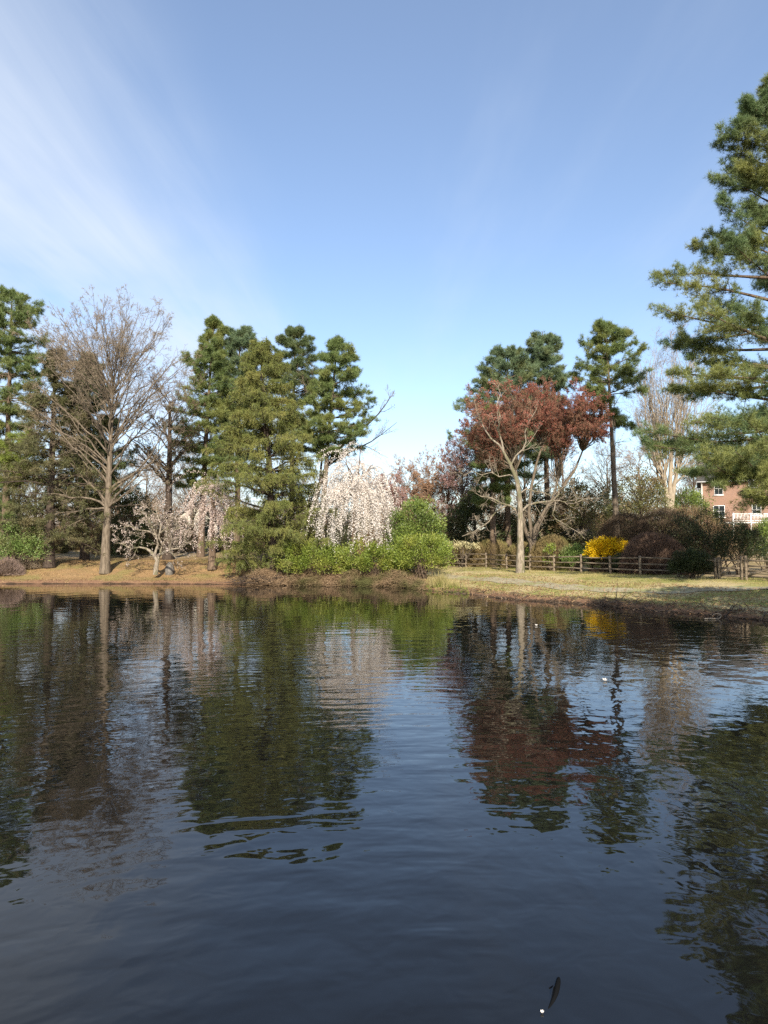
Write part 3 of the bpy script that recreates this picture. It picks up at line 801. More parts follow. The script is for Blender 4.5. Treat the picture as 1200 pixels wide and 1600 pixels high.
def weeping_cherry(name, label, px, d, top, half, mats, low=lambda u: .1, strands=300, seed=0, offx=0.0, depth=None, bl=.068, limbs=14, arcs=None, nfl=46):
    bx, by, bz = base(px, d); H = Zat(top, d) - bz; R = half * d / F; Ry = depth or R * .8
    wood = Geo(); twig = Geo(); fl = Geo()
    tr = trunk_line(H * .55, 8, .03, (offx * .6, 0)); tubes(wood, tr, trunk_radius(.2, .09, 8), 8)
    nl = limbs; az = np.linspace(0, 2 * np.pi, nl, endpoint=False) + rng.normal(0, .2, nl); q = rng.uniform(.25, 1.0, nl)
    T = np.stack([offx + np.cos(az) * R * q, np.sin(az) * Ry * q, H * (1.0 - .40 * q ** 2 - rng.uniform(0, .15, nl))], -1)
    P = bez(tr[-1], T, .33, 10, .12); R1 = taper(np.full(nl, .07), np.full(nl, .015), 10); tubes(wood, P, R1, 5)
    s, dd, t, rad, par = spawn(P, R1, strands // nl, .10, 1.0, 60, 25)
    dd = nrm(dd + np.stack([s[:, 0] - offx, s[:, 1], 0 * s[:, 0]], -1) * .12 + UP * .25)
    zl = np.array([low((a - offx) / R) for a in s[:, 0]])
    ln = np.maximum(.5, (s[:, 2] - zl) * rng.uniform(.35, 1.05, len(s)) ** .8 + .2)
    P2 = grow(s, dd, ln, 9, .05, (0, 0, -.55), (0, 0, -.25)); P2[..., 2] = np.maximum(P2[..., 2], .12)
    tubes(twig, P2, taper(np.full(len(s), .008), np.full(len(s), .003), 10), 3)
    c, tn = at(P2, rng.uniform(.05, 1, (len(P2), nfl))); c = c.reshape(-1, 3) + rng.normal(0, .047, (len(P2) * nfl, 3))
    keep = np.repeat(rng.random(len(P2)) < .93, nfl); c = c[keep]
    leaves(fl, c, rng.normal(0, 1, c.shape) - UP * .3, bl * rng.uniform(.8, 1.4, len(c)), bl * rng.uniform(.7, 1.1, len(c)))
    o = put(name, label, 'tree', (bx, by, bz), wood, twig, 'bark_brown', 'twig_brown'); part('blossom', fl, M[mats], o); return o


weeping_cherry('weeping_cherry', 'pinkish weeping cherry hanging left of the golden cedar', 332, 51.5, 724, 22, 'blossom_pink', strands=80, nfl=150, low=lambda u: .3)
weeping_cherry('weeping_cherry', 'big white weeping cherry cascading over the rhododendrons right of the cedar', 551, 48.5, 684, 52, 'blossom', strands=280, nfl=170,
               low=lambda u: 4.2 if u < -.40 else (.9 if u < .20 else (2.2 if u < .55 else 3.2)), offx=.2)
weeping_cherry('weeping_cherry', 'small white weeping cherry half hidden between golden cedar and big cherry', 486, 52.5, 770, 15, 'blossom', strands=60, nfl=30, low=lambda u: 1.3)
weeping_cherry('weeping_cherry', 'low cream weeping cherry peeping over the right end of the rhododendrons', 612, 51.0, 788, 20, 'blossom', strands=90, nfl=24, low=lambda u: 1.8)

# golden deodar cedar by the water
rng = np.random.default_rng(108)
d0 = 49.6; H = Hpx(538, 405, d0)
wd_, fo_ = conifer(H, .6, 5.0, lambda t: (1 - t) ** .62 * (.80 + .20 * min(1, t * 5)) + .03, r0=.30, whorl=.95, per=11, subs=22, ntuft=12, blades_n=7, L=.17, wd=.017,
                   up0=.20, up1=.42, curve=-.10, droop=-.01, flat=.10, sub_len=.36, tuft_up=-.22, lean=(-1.1, 0), gap=.12, t_start=.15, sub_n=4, drop_subs=.06, jit=.03, wvar=(.82, 1.10), hang=5)
put('deodar_cedar', 'large golden-green deodar cedar with drooping tiered boughs reaching the bank', 'tree', base(428, d0), wd_, fo_, 'bark_dark', 'deodar')

# pines behind the cedar
rng = np.random.default_rng(109)
for px, top, d, half, z0f, mat, lab, ln in ((322, 500, 62, 68, .30, 'pine_needle', 'broad green pine rising behind the left side of the golden cedar', (.9, 0)),
                                           (378, 514, 64, 52, .38, 'pine_blue', 'blue-green pine showing just over the top of the golden cedar', (.2, 0)),
                                           (462, 519, 63, 48, .48, 'pine_dark', 'narrow dark pine directly right of the golden cedar top', (.3, 0))):
    H = Hpx(top, px, d); wd_, fo_ = conifer(H, H * z0f, half * d / F, p_round if z0f > .35 else p_white, r0=.28, whorl=1.0, per=9, subs=13, lean=ln)
    put('pine_tree', lab, 'tree', base(px - 8, d), wd_, fo_, 'bark_brown', mat)
d0 = 58; H = Hpx(533, 527, d0)
wd_, fo_ = conifer(H, H * .48, 3.0, lambda t: p_round(t) * (1.05 - .25 * t), r0=.25, whorl=.95, per=9, subs=13, lean=(1.3, 0), az_bias=lambda a, t: 1.0 + .25 * math.cos(a), gap=.25)
put('pine_tree', 'upright pine with layered plates of needles above the white weeping cherry', 'tree', base(502, d0), wd_, fo_, 'bark_grey', 'pine_needle')
# leaning bare tree whose two limbs reach over the white cherry
rng = np.random.default_rng(110)
d0 = 60.0; bx, by, bz = base(478, d0); wood = Geo(); twig = Geo()
st = [[(478, 872), (488, 800), (505, 740), (524, 706), (545, 685), (560, 668)], [(512, 728), (535, 712), (560, 700), (580, 690), (600, 676), (620, 660)],
      [(545, 685), (560, 672), (578, 660), (592, 646), (604, 630), (616, 612)], [(500, 752), (504, 700), (498, 660), (490, 630), (484, 606), (478, 590)]]
Ps = np.array([[local(a, b, d0 + .3 * j) for a, b in s_] for j, s_ in enumerate(st)]); Rs = taper([.22, .10, .11, .10], [.11, .015, .015, .015], 6); tubes(wood, Ps, Rs, 6)
branchwork(Ps, Rs, [(8, .3, 38, .36, 4, .13, (0, 0, .08)), (6, .2, 40, .48, 3, .15, (0, 0, .05)), (4, .2, 40, .55, 2, .15, (0, 0, 0))], wood, twig)
put('bare_tree', 'leaning bare tree whose thin limbs reach into open sky over the white cherry', 'tree', (bx, by, bz), wood, twig, 'bark_dark', 'twig_grey')

# ------------------------------------------------------------------ middle: tan and pink budding trees
rng = np.random.default_rng(111)
for px, top, d, half, lab, mt, bud in ((668, 700, 74, 40, 'tan budding tree right of the open sky gap', 'twig_tan', 'bud_tan'), (700, 686, 72, 50, 'rounded tan budding tree behind the right end of the rhododendrons', 'twig_tan', 'bud_tan'),
                                      (640, 712, 76, 46, 'low tan bare tree in the gap under open sky', 'twig_tan', 'bud_tan'), (612, 728, 70, 36, 'small pinkish budding tree directly right of the white cherry', 'twig_tan', 'bud_pink'),
                                      (724, 668, 66, 42, 'pink budding magnolia tree left of the red-crowned maple', 'twig_brown', 'bud_pink')):
    bx, by, bz = base(px, d); H = Hpx(top, px, d); rx = half * d / F
    T = ellipse_targets(44, (0, 0, H * .58), (rx, rx * .9, H * .42), top=.2)
    w1, t1, o1 = broad_tree(H, .18, H * .10, T, LV, bow=.22, trunk_top=.5, limb_r=.5)
    o = put('budding_tree', lab, 'tree', (bx, by, bz), w1, t1, 'bark_grey', mt)
    if bud:
        fl = Geo(); c, tn = at(o1[-1], rng.uniform(.2, 1, (len(o1[-1]), 2))); c = c.reshape(-1, 3); leaves(fl, c, rng.normal(0, 1, c.shape), .09, .06)
        part('buds', fl, M[bud], o)

# ------------------------------------------------------------------ pines of the east side
rng = np.random.default_rng(112)
for px, top, d, half, z0f, mat, lab, ln in ((784, 540, 61, 74, .42, 'pine_blue', 'blue-green pine standing over the left half of the red maple crown', (.1, 0)),
                                           (846, 518, 62, 58, .46, 'pine_blue', 'tallest blue-green pine standing over the right half of red maple crown', (-.3, 0)),
                                           (760, 640, 58, 44, .42, 'pine_needle', 'lower green pine with flat boughs behind the left limbs of the pale maple', (.0, 0))):
    H = Hpx(top, px, d); wd_, fo_ = conifer(H, H * z0f, half * d / F, lambda t: p_round(t) * (1.12 - .5 * t), r0=.28, whorl=.9, per=9, subs=14, lean=ln, gap=.2)
    put('pine_tree', lab, 'tree', base(px + 10, d), wd_, fo_, 'bark_brown', mat)
d0 = 56; H = Hpx(512, 945, d0)
wd_, fo_ = conifer(H, H * .62, 2.9, p_round, r0=.26, whorl=1.0, per=8, subs=13, lean=(-.6, 0), gap=.2)
wl, fl = conifer(H * .72, H * .30, 1.9, lambda t: .8, r0=.02, whorl=1.0, per=4, gap=.3, ntuft=1, blades_n=2, subs=8)
wd_.V += wl.V; wd_.Q += [q + wd_.n for q in wl.Q]; wd_.n += wl.n
put('pine_tree', 'tall pine with long bare trunk right of the red maple crown', 'tree', base(964, d0), wd_, fo_, 'bark_grey', 'pine_needle')

# ------------------------------------------------------------------ red maples
rng = np.random.default_rng(113)
d0 = 46.0; bx, by, bz = base(813, d0); wood = Geo(); twig = Geo()
st = [[(813, 897), (813, 850), (813, 807), (812, 780), (808, 752), (804, 742), (797, 725), (786, 705)],
      [(810, 806), (806, 797), (796, 790), (782, 786), (772, 780), (764, 777), (752, 776), (742, 770)],
      [(793, 789), (784, 794), (775, 800), (768, 808), (764, 815), (752, 824), (738, 832), (722, 838)],
      [(814, 800), (824, 790), (836, 786), (850, 784), (864, 782), (873, 772), (873, 760), (868, 745)],
      [(864, 782), (874, 782), (884, 786), (897, 787), (908, 782), (918, 778), (930, 780), (942, 776)],
      [(868, 784), (866, 796), (863, 803), (868, 811), (876, 815), (890, 824), (904, 832), (914, 842)],
      [(787, 706), (780, 695), (768, 686), (758, 672), (752, 660), (746, 646), (742, 630), (740, 618)],
      [(798, 727), (806, 712), (817, 702), (822, 690), (820, 676), (826, 660), (838, 640), (842, 622)],
      [(787, 706), (784, 690), (778, 670), (782, 652), (776, 632), (782, 615), (778, 604), (784, 596)],
      [(811, 772), (822, 764), (838, 768), (850, 770), (862, 776), (876, 764), (892, 752), (905, 738)],
      [(806, 745), (796, 742), (780, 745), (768, 738), (752, 742), (738, 736), (726, 742), (716, 738)]]
Ps = []
for j, s_ in enumerate(st):
    q = np.cumsum(rng.normal(0, .35, len(s_))) * (j > 0); q -= q[0]
    Ps.append(np.array([local(a, b, d0 + e) for (a, b), e in zip(s_, q)]))
Ps = np.array(Ps)
Rs = taper([.22, .085, .06, .085, .045, .045, .07, .06, .065, .045, .045], [.09, .02, .02, .03, .015, .015, .015, .015, .015, .015, .015], 8)
Rs[0, 0] *= 1.45; Rs[0, 1] *= 1.08
tubes(wood, Ps, Rs, 9)
o1 = branchwork(Ps[1:], Rs[1:], [(10, .2, 50, .34, 5, .22, (0, 0, .05)), (6, .2, 45, .5, 4, .2, (0, 0, .05)), (4, .2, 42, .55, 3, .2, (0, 0, .02))], wood, twig)
o = put('maple_tree', 'pale-trunked maple with twisting bare limbs standing before the fence', 'tree', (bx, by, bz), wood, twig, 'bark_pale', 'twig_pale')
fl = Geo(); c, tn = at(o1[2], rng.uniform(.4, 1, (len(o1[2]), 3))); c = c.reshape(-1, 3); k = (c[:, 2] + bz > Zat(690, d0)) & (rng.random(len(c)) < .8)
leaves(fl, c[k], rng.normal(0, 1, (k.sum(), 3)), .12, .07); part('buds', fl, M['bud_red'], o)

d0 = 51.0; bx, by, bz = base(832, d0); wood = Geo(); twig = Geo(); fl = Geo()
bs = [[(832, 884), (830, 850), (822, 832), (815, 805), (812, 770), (806, 735)], [(833, 884), (834, 850), (836, 825), (850, 800), (862, 780), (872, 752)],
      [(832, 880), (832, 845), (826, 800), (830, 762), (838, 725), (846, 700)], [(834, 850), (842, 820), (858, 790), (880, 760), (898, 735), (910, 705)]]
Ps = np.array([[local(a, b, d0 + j * .35) for a, b in s_] for j, s_ in enumerate(bs)]); Rs = taper([.18, .18, .16, .14], [.07, .07, .07, .06], 6); tubes(wood, Ps, Rs, 8)
tg = []
for k in range(150):
    u = -1 + 2 * (k + rng.random()) / 150; px = 836 + u * 119
    topy = 594 + 30 * abs(u) ** 2.6 + (8 if u < -.6 else 0); tg.append((local(px, rng.uniform(topy + 4, topy + 54 + 16 * abs(u)), d0 + rng.uniform(-3, 3.2)), u))
for k in range(14): tg.append((local(rng.uniform(700, 775), rng.uniform(680, 735), d0 + rng.uniform(-1, 4)), -1))
for k in range(26): tg.append((local(rng.uniform(862, 912), rng.uniform(612, 676), d0 + rng.uniform(-3, 2)), .4))
ends = Ps[:, -1]; T = np.array([t_[0] for t_ in tg]); pick = np.array([int(np.argmin(np.abs(ends[:, 0] - t_[0][0]) + rng.uniform(0, 1.2, 4))) for t_ in tg])
P = bez(ends[pick], T, .12, 9, .14); R1 = taper(np.full(len(T), .04), np.full(len(T), .010), 9); tubes(wood, P, R1, 5)
o1 = branchwork(P, R1, [(8, .35, 42, .27, 4, .14, (0, 0, .05)), (8, .2, 42, .5, 3, .17, (0, 0, .06)), (4, .2, 42, .55, 2, .18, (0, 0, .03))], wood, twig)
for P_, m in ((o1[2], 6), (o1[1], 5)):
    c, tn = at(P_, rng.uniform(.2, 1, (len(P_), m))); c = c.reshape(-1, 3); k = (c[:, 2] + bz > Zat(705, d0) + rng.normal(0, 1.3, len(c))) & (rng.random(len(c)) < .44)
    leaves(fl, c[k] + rng.normal(0, .03, (k.sum(), 3)), rng.normal(0, 1, (k.sum(), 3)), .065, .045)
o = put('red_maple', 'many-stemmed maple with a wide flat crown of deep red buds', 'tree', (bx, by, bz), wood, twig, 'bark_grey', 'twig_brown'); part('buds', fl, M['bud_red'], o)

# ------------------------------------------------------------------ vase-shaped bare tree and evergreens on the rise
rng = np.random.default_rng(114)
d0 = 72.0; bx, by, bz = base(1044, d0); H = Hpx(518, 1040, d0)
T = np.array([local(px_, py_, d0 + rng.uniform(-3.5, 3.5)) for px_, py_ in [(rng.uniform(978, 1112), 0) for _ in range(64)]])
u_ = (T[:, 0] - local(1045, 700, d0)[0]) / (67 * d0 / F); T[:, 2] = H * (1.0 - .30 * np.abs(u_) ** 2 - rng.uniform(0, .28, len(T)))
w1 = Geo(); t1 = Geo(); st = np.array([[local(a, b, d0) for a, b in s_] for s_ in ([(1046, 812), (1044, 790), (1040, 765), (1034, 740), (1027, 712)], [(1047, 812), (1047, 790), (1047, 760), (1048, 730), (1050, 690)], [(1048, 812), (1050, 785), (1054, 755), (1060, 728), (1068, 700)])])
R0 = taper([.30, .32, .28], [.14, .15, .12], 5); tubes(w1, st, R0, 8)
pick = np.array([int(np.argmin(np.abs(st[:, -1, 0] - t_[0]) + rng.uniform(0, 1.5, 3))) for t_ in T])
stp, _ = at(st[pick], rng.uniform(.45, 1, (len(T), 1))); P = bez(stp[:, 0], T, .06, 9, .16); R1 = taper(np.full(len(T), .07), np.full(len(T), .012), 9); tubes(w1, P, R1, 5)
branchwork(P, R1, [(9, .2, 36, .32, 4, .12, (0, 0, .06)), (7, .2, 38, .5, 3, .14, (0, 0, .05)), (4, .2, 38, .55, 2, .16, (0, 0, .03))], w1, t1)
put('bare_tree', 'pale vase-shaped bare tree with three stems above the dark rounded hedges', 'tree', (bx, by, bz), w1, t1, 'bark_plane', 'twig_pale')


def leafy_tree(name, label, px, d, top, half, mat, n=9000, L=.2, wd=.09, low=.12):
    bx, by, bz = base(px, d); H = Hpx(top, px, d); R = half * d / F
    fol, cc = shrub_mass(R, R * .9, H * .5, n, L, wd, 150, clump_r=.22, bottom=-.95, droop=.1)
    up = H * .52; fol.V = [v + np.array([0, 0, up]) for v in fol.V]
    wood = Geo(); tr = trunk_line(H * .85, 10, .02); tubes(wood, tr, trunk_radius(.18, .04, 10), 8)
    T = (cc + np.array([0, 0, up]))[:40]; T = T[T[:, 2] > H * low]
    Fp = np.stack([0 * T[:, 0], 0 * T[:, 0], T[:, 2] * .7], -1); tubes(wood, bez(Fp, T, .05, 6, .06), taper(np.full(len(T), .04), np.full(len(T), .01), 6), 4)
    return put(name, label, 'tree', (bx, by, bz), wood, fol, 'bark_dark', mat)


leafy_tree('magnolia_tree', 'dark bronze-leaved evergreen magnolia left of the vase-shaped bare tree', 1002, 66, 738, 46, 'magnolia', 10000)
leafy_tree('magnolia_tree', 'broad glossy evergreen magnolia behind the yellow forsythia', 908, 60, 752, 54, 'magnolia', 12000)
leafy_tree('evergreen_tree', 'small dark evergreen between the vase-shaped bare tree and the brick house', 1074, 76, 762, 34, 'holly', 8000)
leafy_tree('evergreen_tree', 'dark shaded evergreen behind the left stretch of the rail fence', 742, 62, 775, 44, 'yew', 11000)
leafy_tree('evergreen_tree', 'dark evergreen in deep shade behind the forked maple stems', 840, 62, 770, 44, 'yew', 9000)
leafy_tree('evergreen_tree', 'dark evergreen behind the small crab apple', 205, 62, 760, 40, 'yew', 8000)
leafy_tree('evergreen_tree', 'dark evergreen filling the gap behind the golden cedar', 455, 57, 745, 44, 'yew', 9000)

# ------------------------------------------------------------------ the big white pine on the right
rng = np.random.default_rng(115)
bx, by = 20.9, 36.0; bz = GZ(bx, by); H = Zat(132, 36.0) - bz


def big_prof(t): return float(np.interp(t, [0, .17, .3, .42, .51, .60, .72, .85, .95, 1], [6.3, 7.9, 6.6, 7.0, 6.4, 4.2, 4.0, 3.4, 1.9, .3])) / 7.9


org_ = np.array([bx, by, bz]); EX = []
for px, py, dep, drop in ((985, 688, 34.5, .3), (1010, 700, 33, .2), (1085, 708, 31.5, .4), (1110, 706, 30.5, .5), (1150, 700, 29.5, .5), (1190, 706, 29, .5), (1182, 748, 29, .5), (1196, 762, 30, .4), (1100, 713, 30, .4), (1125, 708, 31, .4), (1142, 712, 29.5, .4), (1166, 714, 29.5, .4), (1130, 712, 33, .3), (1170, 715, 31, .4), (1062, 612, 35, .3), (1035, 600, 37, .2), (1066, 575, 34, .4),
                          (1020, 492, 35.5, .7), (1048, 505, 37, .6), (1030, 410, 36, .9), (1060, 425, 34, .9), (1108, 385, 36, 1.0), (1112, 330, 35, 1.1), (1110, 290, 36, 1.2), (1114, 235, 36.5, 1.3), (1122, 200, 36, 1.4),
                          (1158, 165, 36, 1.4), (1192, 140, 36, 1.2), (1100, 560, 32, .4), (1090, 480, 32.5, .7), (1120, 640, 31, .3), (1080, 655, 33, .2)):
    tip = W(px, py, dep) - org_; EX.append((tip[2] - drop, tip))
wd_, fo_ = conifer(H, H * .24, 5.9, big_prof, r0=.42, whorl=1.45, per=8, subs=28, ntuft=19, blades_n=14, L=.235, wd=.0135, up0=.03, up1=.60, curve=.05, gap=.16,
                   sub_len=.26, t_start=.34, flat=.16, sub_n=4, tuft_up=.45, zj=.22, jit=.085, wvar=(.85, 1.05), extra=EX)
put('pine_tree', 'huge white pine at the right edge with long plates of blue-green needles', 'tree', (bx, by, bz), wd_, fo_, 'bark_brown', 'pine_near')

# ------------------------------------------------------------------ shrubs
rng = np.random.default_rng(116)
leafy_shrub('rhododendron', 'low bright green rhododendron beside the golden cedar', 488, 47.6, 2.6, 1.6, 2.5, 'rhodo', 11000, .15, .055)
leafy_shrub('rhododendron', 'bright green rhododendron beneath the hanging white cherry strands', 585, 47.2, 2.4, 1.6, 2.4, 'rhodo', 11000, .15, .055)
leafy_shrub('rhododendron', 'bright green rhododendron at the right end of the waterside row', 658, 46.4, 2.1, 1.7, 2.9, 'rhodo', 9000, .15, .055)
leafy_shrub('holly_bush', 'tall loose holly rising behind the right rhododendron', 650, 48.8, 2.1, 1.5, 5.0, 'holly', 12000, .16, .07)
leafy_shrub('green_bush', 'round mid-green bush at the left edge below the dark pines', 28, 51.6, 1.9, 1.4, 3.5, 'bush_green', 8000, .14, .06)
twig_shrub('pink_bush', 'low pinkish twiggy bush at the left edge of the bank', 8, 50.6, 1.5, 1.0, 1.4, 'twig_rose', 3000, .4)
twig_shrub('brush_mound', 'grey-brown mound of dead brush beside the dark hemlock trunk', 36, 52.2, 1.3, .8, .95, 'twig_grey', 4000, .45)

o = twig_shrub('hedge_bush', 'brown clipped bush behind the fence, left of the pale maple trunk', 770, 58.2, 2.2, 1.2, 2.4, 'hedge_warm', 15000, .30, .02)
twig_shrub('hedge_bush', 'olive-brown clipped bush just behind the pale maple trunk', 815, 55.4, 1.6, 1.2, 2.2, 'hedge_warm', 12000, .30, .02)
twig_shrub('hedge_bush', 'rounded brown bush behind the fence, left of the yellow forsythia', 866, 50.6, 1.75, 1.2, 2.55, 'hedge_warm', 15000, .30, .02, leafbits=500)
twig_shrub('hedge_bush', 'low brown bush at the far left end of the fence', 716, 60.6, 1.6, 1.1, 2.2, 'hedge_warm', 10000, .30, .02)
leafy_shrub('green_bush', 'yellow-green leafy bush tucked left of the forsythia', 897, 49.4, 1.1, .8, 1.7, 'bush_green', 5000, .11, .05)
leafy_shrub('green_bush', 'small lime-green sprig growing through the rounded brown bush', 859, 49.6, .55, .45, 1.95, 'lime_leaf', 700, .10, .05, clumps=20)
leafy_shrub('green_bush', 'low green sprig right of the pale maple trunk behind the rails', 833, 52.0, .8, .6, 1.5, 'lime_leaf', 700, .10, .05, clumps=24)
# forsythia
rng = np.random.default_rng(117)
x = X(950, 46.8); fol, cc = shrub_mass(1.65, 1.1, 1.0, 10500, .10, .055, 150, clump_r=.25, bottom=-.45)
fol.V = [v + np.array([0, 0, 1.28]) for v in fol.V]; wood = stems_to(cc + np.array([0, 0, 1.28]), 60, .3, .016)
ug, uc = shrub_mass(1.5, 1.0, .75, 2500, .10, .05, 60, bottom=-.6); ug.V = [np.maximum(v + np.array([0, .1, .6]), [-9, -9, .02]) for v in ug.V]
o = put('forsythia', 'bright yellow forsythia in full flower behind the fence', 'shrub', (x, 46.8, GZ(x, 46.8)), wood, fol, 'bark_brown', 'forsythia', names=('stems', 'flowers')); part('foliage', ug, M['yew'], o)
# cream-topped dogwood
rng = np.random.default_rng(118)
d0 = 57; bx, by, bz = base(722, d0); fol, cc = shrub_mass(1.5, 1.2, .35, 1500, .12, .08, 50, bottom=-.2); Hh = Zat(851, d0) - bz - .2; fol.V = [v + np.array([0, 0, Hh]) for v in fol.V]
wood = stems_to(cc + np.array([0, 0, Hh]), 24, .08, .03); put('dogwood', 'flat-topped cream flowering dogwood behind the left end of the fence', 'tree', (bx, by, bz), wood, fol, 'bark_grey', 'cream_flower', names=('stems', 'flowers'))

# dark rounded hedges in the shade of the white pine
rng = np.random.default_rng(119)
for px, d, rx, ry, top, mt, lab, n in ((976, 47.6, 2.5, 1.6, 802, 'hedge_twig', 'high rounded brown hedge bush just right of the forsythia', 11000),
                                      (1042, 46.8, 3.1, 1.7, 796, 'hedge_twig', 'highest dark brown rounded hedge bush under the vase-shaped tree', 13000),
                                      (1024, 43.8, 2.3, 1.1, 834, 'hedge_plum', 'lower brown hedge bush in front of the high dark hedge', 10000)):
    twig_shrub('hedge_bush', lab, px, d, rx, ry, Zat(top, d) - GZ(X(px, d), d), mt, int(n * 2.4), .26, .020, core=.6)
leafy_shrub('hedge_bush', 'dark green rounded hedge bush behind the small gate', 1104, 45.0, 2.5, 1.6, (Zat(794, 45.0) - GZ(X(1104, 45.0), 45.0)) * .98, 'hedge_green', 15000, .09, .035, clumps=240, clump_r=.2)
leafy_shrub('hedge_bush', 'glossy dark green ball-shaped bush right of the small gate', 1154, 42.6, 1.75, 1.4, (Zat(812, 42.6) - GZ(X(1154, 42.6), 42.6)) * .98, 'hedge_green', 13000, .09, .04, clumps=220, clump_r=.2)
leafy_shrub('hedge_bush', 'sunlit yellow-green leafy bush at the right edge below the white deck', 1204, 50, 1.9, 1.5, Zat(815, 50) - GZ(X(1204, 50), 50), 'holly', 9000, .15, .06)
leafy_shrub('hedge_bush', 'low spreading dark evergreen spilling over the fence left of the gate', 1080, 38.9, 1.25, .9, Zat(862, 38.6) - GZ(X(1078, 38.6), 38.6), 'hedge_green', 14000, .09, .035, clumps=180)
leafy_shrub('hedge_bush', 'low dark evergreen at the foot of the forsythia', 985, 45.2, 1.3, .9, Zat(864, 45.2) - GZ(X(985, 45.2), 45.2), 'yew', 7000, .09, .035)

# bramble tangle along the waterside under the rhododendrons
rng = np.random.default_rng(120)
n = 26000; px_ = rng.uniform(-9.0, 2.4, n); s_ = rng.uniform(-.35, 2.2, n)
yy = np.interp(px_, SHORE[4:11, 0], SHORE[4:11, 1]) + s_
C = np.stack([px_, yy, np.maximum(ground_z(px_, yy), 0) + rng.uniform(0, .55, n) * (1 - np.abs(s_ - .9) / 2.6) * (1 + .5 * np.sin(px_ * 2.1))], -1)
gg = Geo(); D = rng.normal(0, 1, (n, 3)); D[:, 2] = np.abs(D[:, 2]) * .6 - .25; blades(gg, C, D, rng.uniform(.15, .6, n), .022)
o = part('bramble_tangle', gg, M['bramble']); o['kind'] = 'stuff'
# pile of dead branches at the cedar's foot
rng = np.random.default_rng(121)
bx, by = X(400, 47.3), 47.3; bz = GZ(bx, by); gg = Geo(); k = 130
S = np.stack([rng.normal(.4, .9, k), rng.normal(0, .5, k), rng.uniform(.02, .35, k)], -1); D = rng.normal(0, 1, (k, 3)); D[:, 2] *= .3; D[:, 0] *= 1.6
P = grow(S, D, rng.uniform(.6, 2.0, k), 4, .12, (0, 0, -.05)); P[..., 2] = np.maximum(P[..., 2], -.05); tubes(gg, P, taper(rng.uniform(.012, .035, k), np.full(k, .006), 5), 4)
tag(part('brush_pile', gg, M['bark_dark']), 'pile of dead dark branches at the waterline under the golden cedar', 'brush pile').location = (bx, by, bz)

# ------------------------------------------------------------------ the post and rail fence with its gates
rng = np.random.default_rng(122)
A = np.array([5.3, 58.2]); B = np.array([17.75, 38.1]); NS = 10
fence = thing('rail_fence', 'weathered wooden post and rail fence running along the footpath', 'fence', (A[0], A[1], GZ(*A)))
org = np.array([A[0], A[1], GZ(*A)])


def post_geo(p, h=1.16, wdt=.12):
    z = GZ(*p); gg = Geo(); bar(gg, np.array([p[0], p[1], z - .15]) - org, np.array([p[0] + rng.normal(0, .02), p[1], z + h + rng.normal(0, .03)]) - org, wdt, wdt, .006); return gg


pts = [A + (B - A) * (i / NS) + (rng.normal(0, .04, 2) if 0 < i < NS else 0) for i in range(-2, NS + 1)]
for p in pts: part('post', post_geo(p), M['fence_wood'], fence)


def rail_geo(p, q, h, extra=0.0):
    a = np.array([p[0], p[1], GZ(*p) + h + rng.normal(0, .025)]) - org; b = np.array([q[0], q[1], GZ(*q) + h + rng.normal(0, .025)]) - org
    gg = Geo(); bar(gg, a, b, .045, .078, .008); return gg


for p, q in zip(pts[:-1], pts[1:]):
    for h in (.30, .65, 1.0): part('rail', rail_geo(p, q, h), M['fence_wood'], fence)
dv = nrm(B - A); G0 = B + dv * .22; G1 = G0 + dv * 1.25; G2 = G1 + dv * .24
for p in (G0, G1, G2): part('post', post_geo(p, 1.22 if p is not G2 else 1.3), M['fence_wood'], fence)
E = [G2 + dv * 2.3 * k for k in range(1, 5)]
for p in E: part('post', post_geo(p, 1.25, .16), M['fence_wood'], fence)
for p, q in zip(E[:-1], E[1:]):
    for h in (.30, .65, 1.0): part('rail', rail_geo(p, q, h), M['fence_wood'], fence)


def gate(p, q, label, nr):
    gt = thing('gate', label, 'gate', (p[0], p[1], GZ(*p))); o0 = np.array([p[0], p[1], GZ(*p)])
    a = np.array([p[0], p[1], 0]); b = np.array([q[0], q[1], 0]); dn = nrm(b - a); a = a + dn * .10; b = b - dn * .10
    L3 = lambda v, z: np.array([v[0] - o0[0], v[1] - o0[1], z])
    for h in np.linspace(.22, 1.02, nr):
        gg = Geo(); bar(gg, L3(a, h), L3(b, h), .035, .085, .004); part('rail', gg, M['fence_wood'], gt)
    gg = Geo(); off = np.array([.0, -.045, 0]); bar(gg, L3(a, .26) + off, L3(b, .98) + off, .03, .085, .003); part('brace', gg, M['fence_wood'], gt)
    for e in (a + dn * .03, b - dn * .03):
        gg = Geo(); bar(gg, L3(e, .14) + off * -.9, L3(e, 1.08) + off * -.9, .06, .04, .003); part('stile', gg, M['fence_wood'], gt)
    return gt


gate(G0, G1, 'small wooden gate with diagonal brace between paired posts', 3)
gate(G2, E[0], 'wide wooden field gate with diagonal brace at the right end', 4)

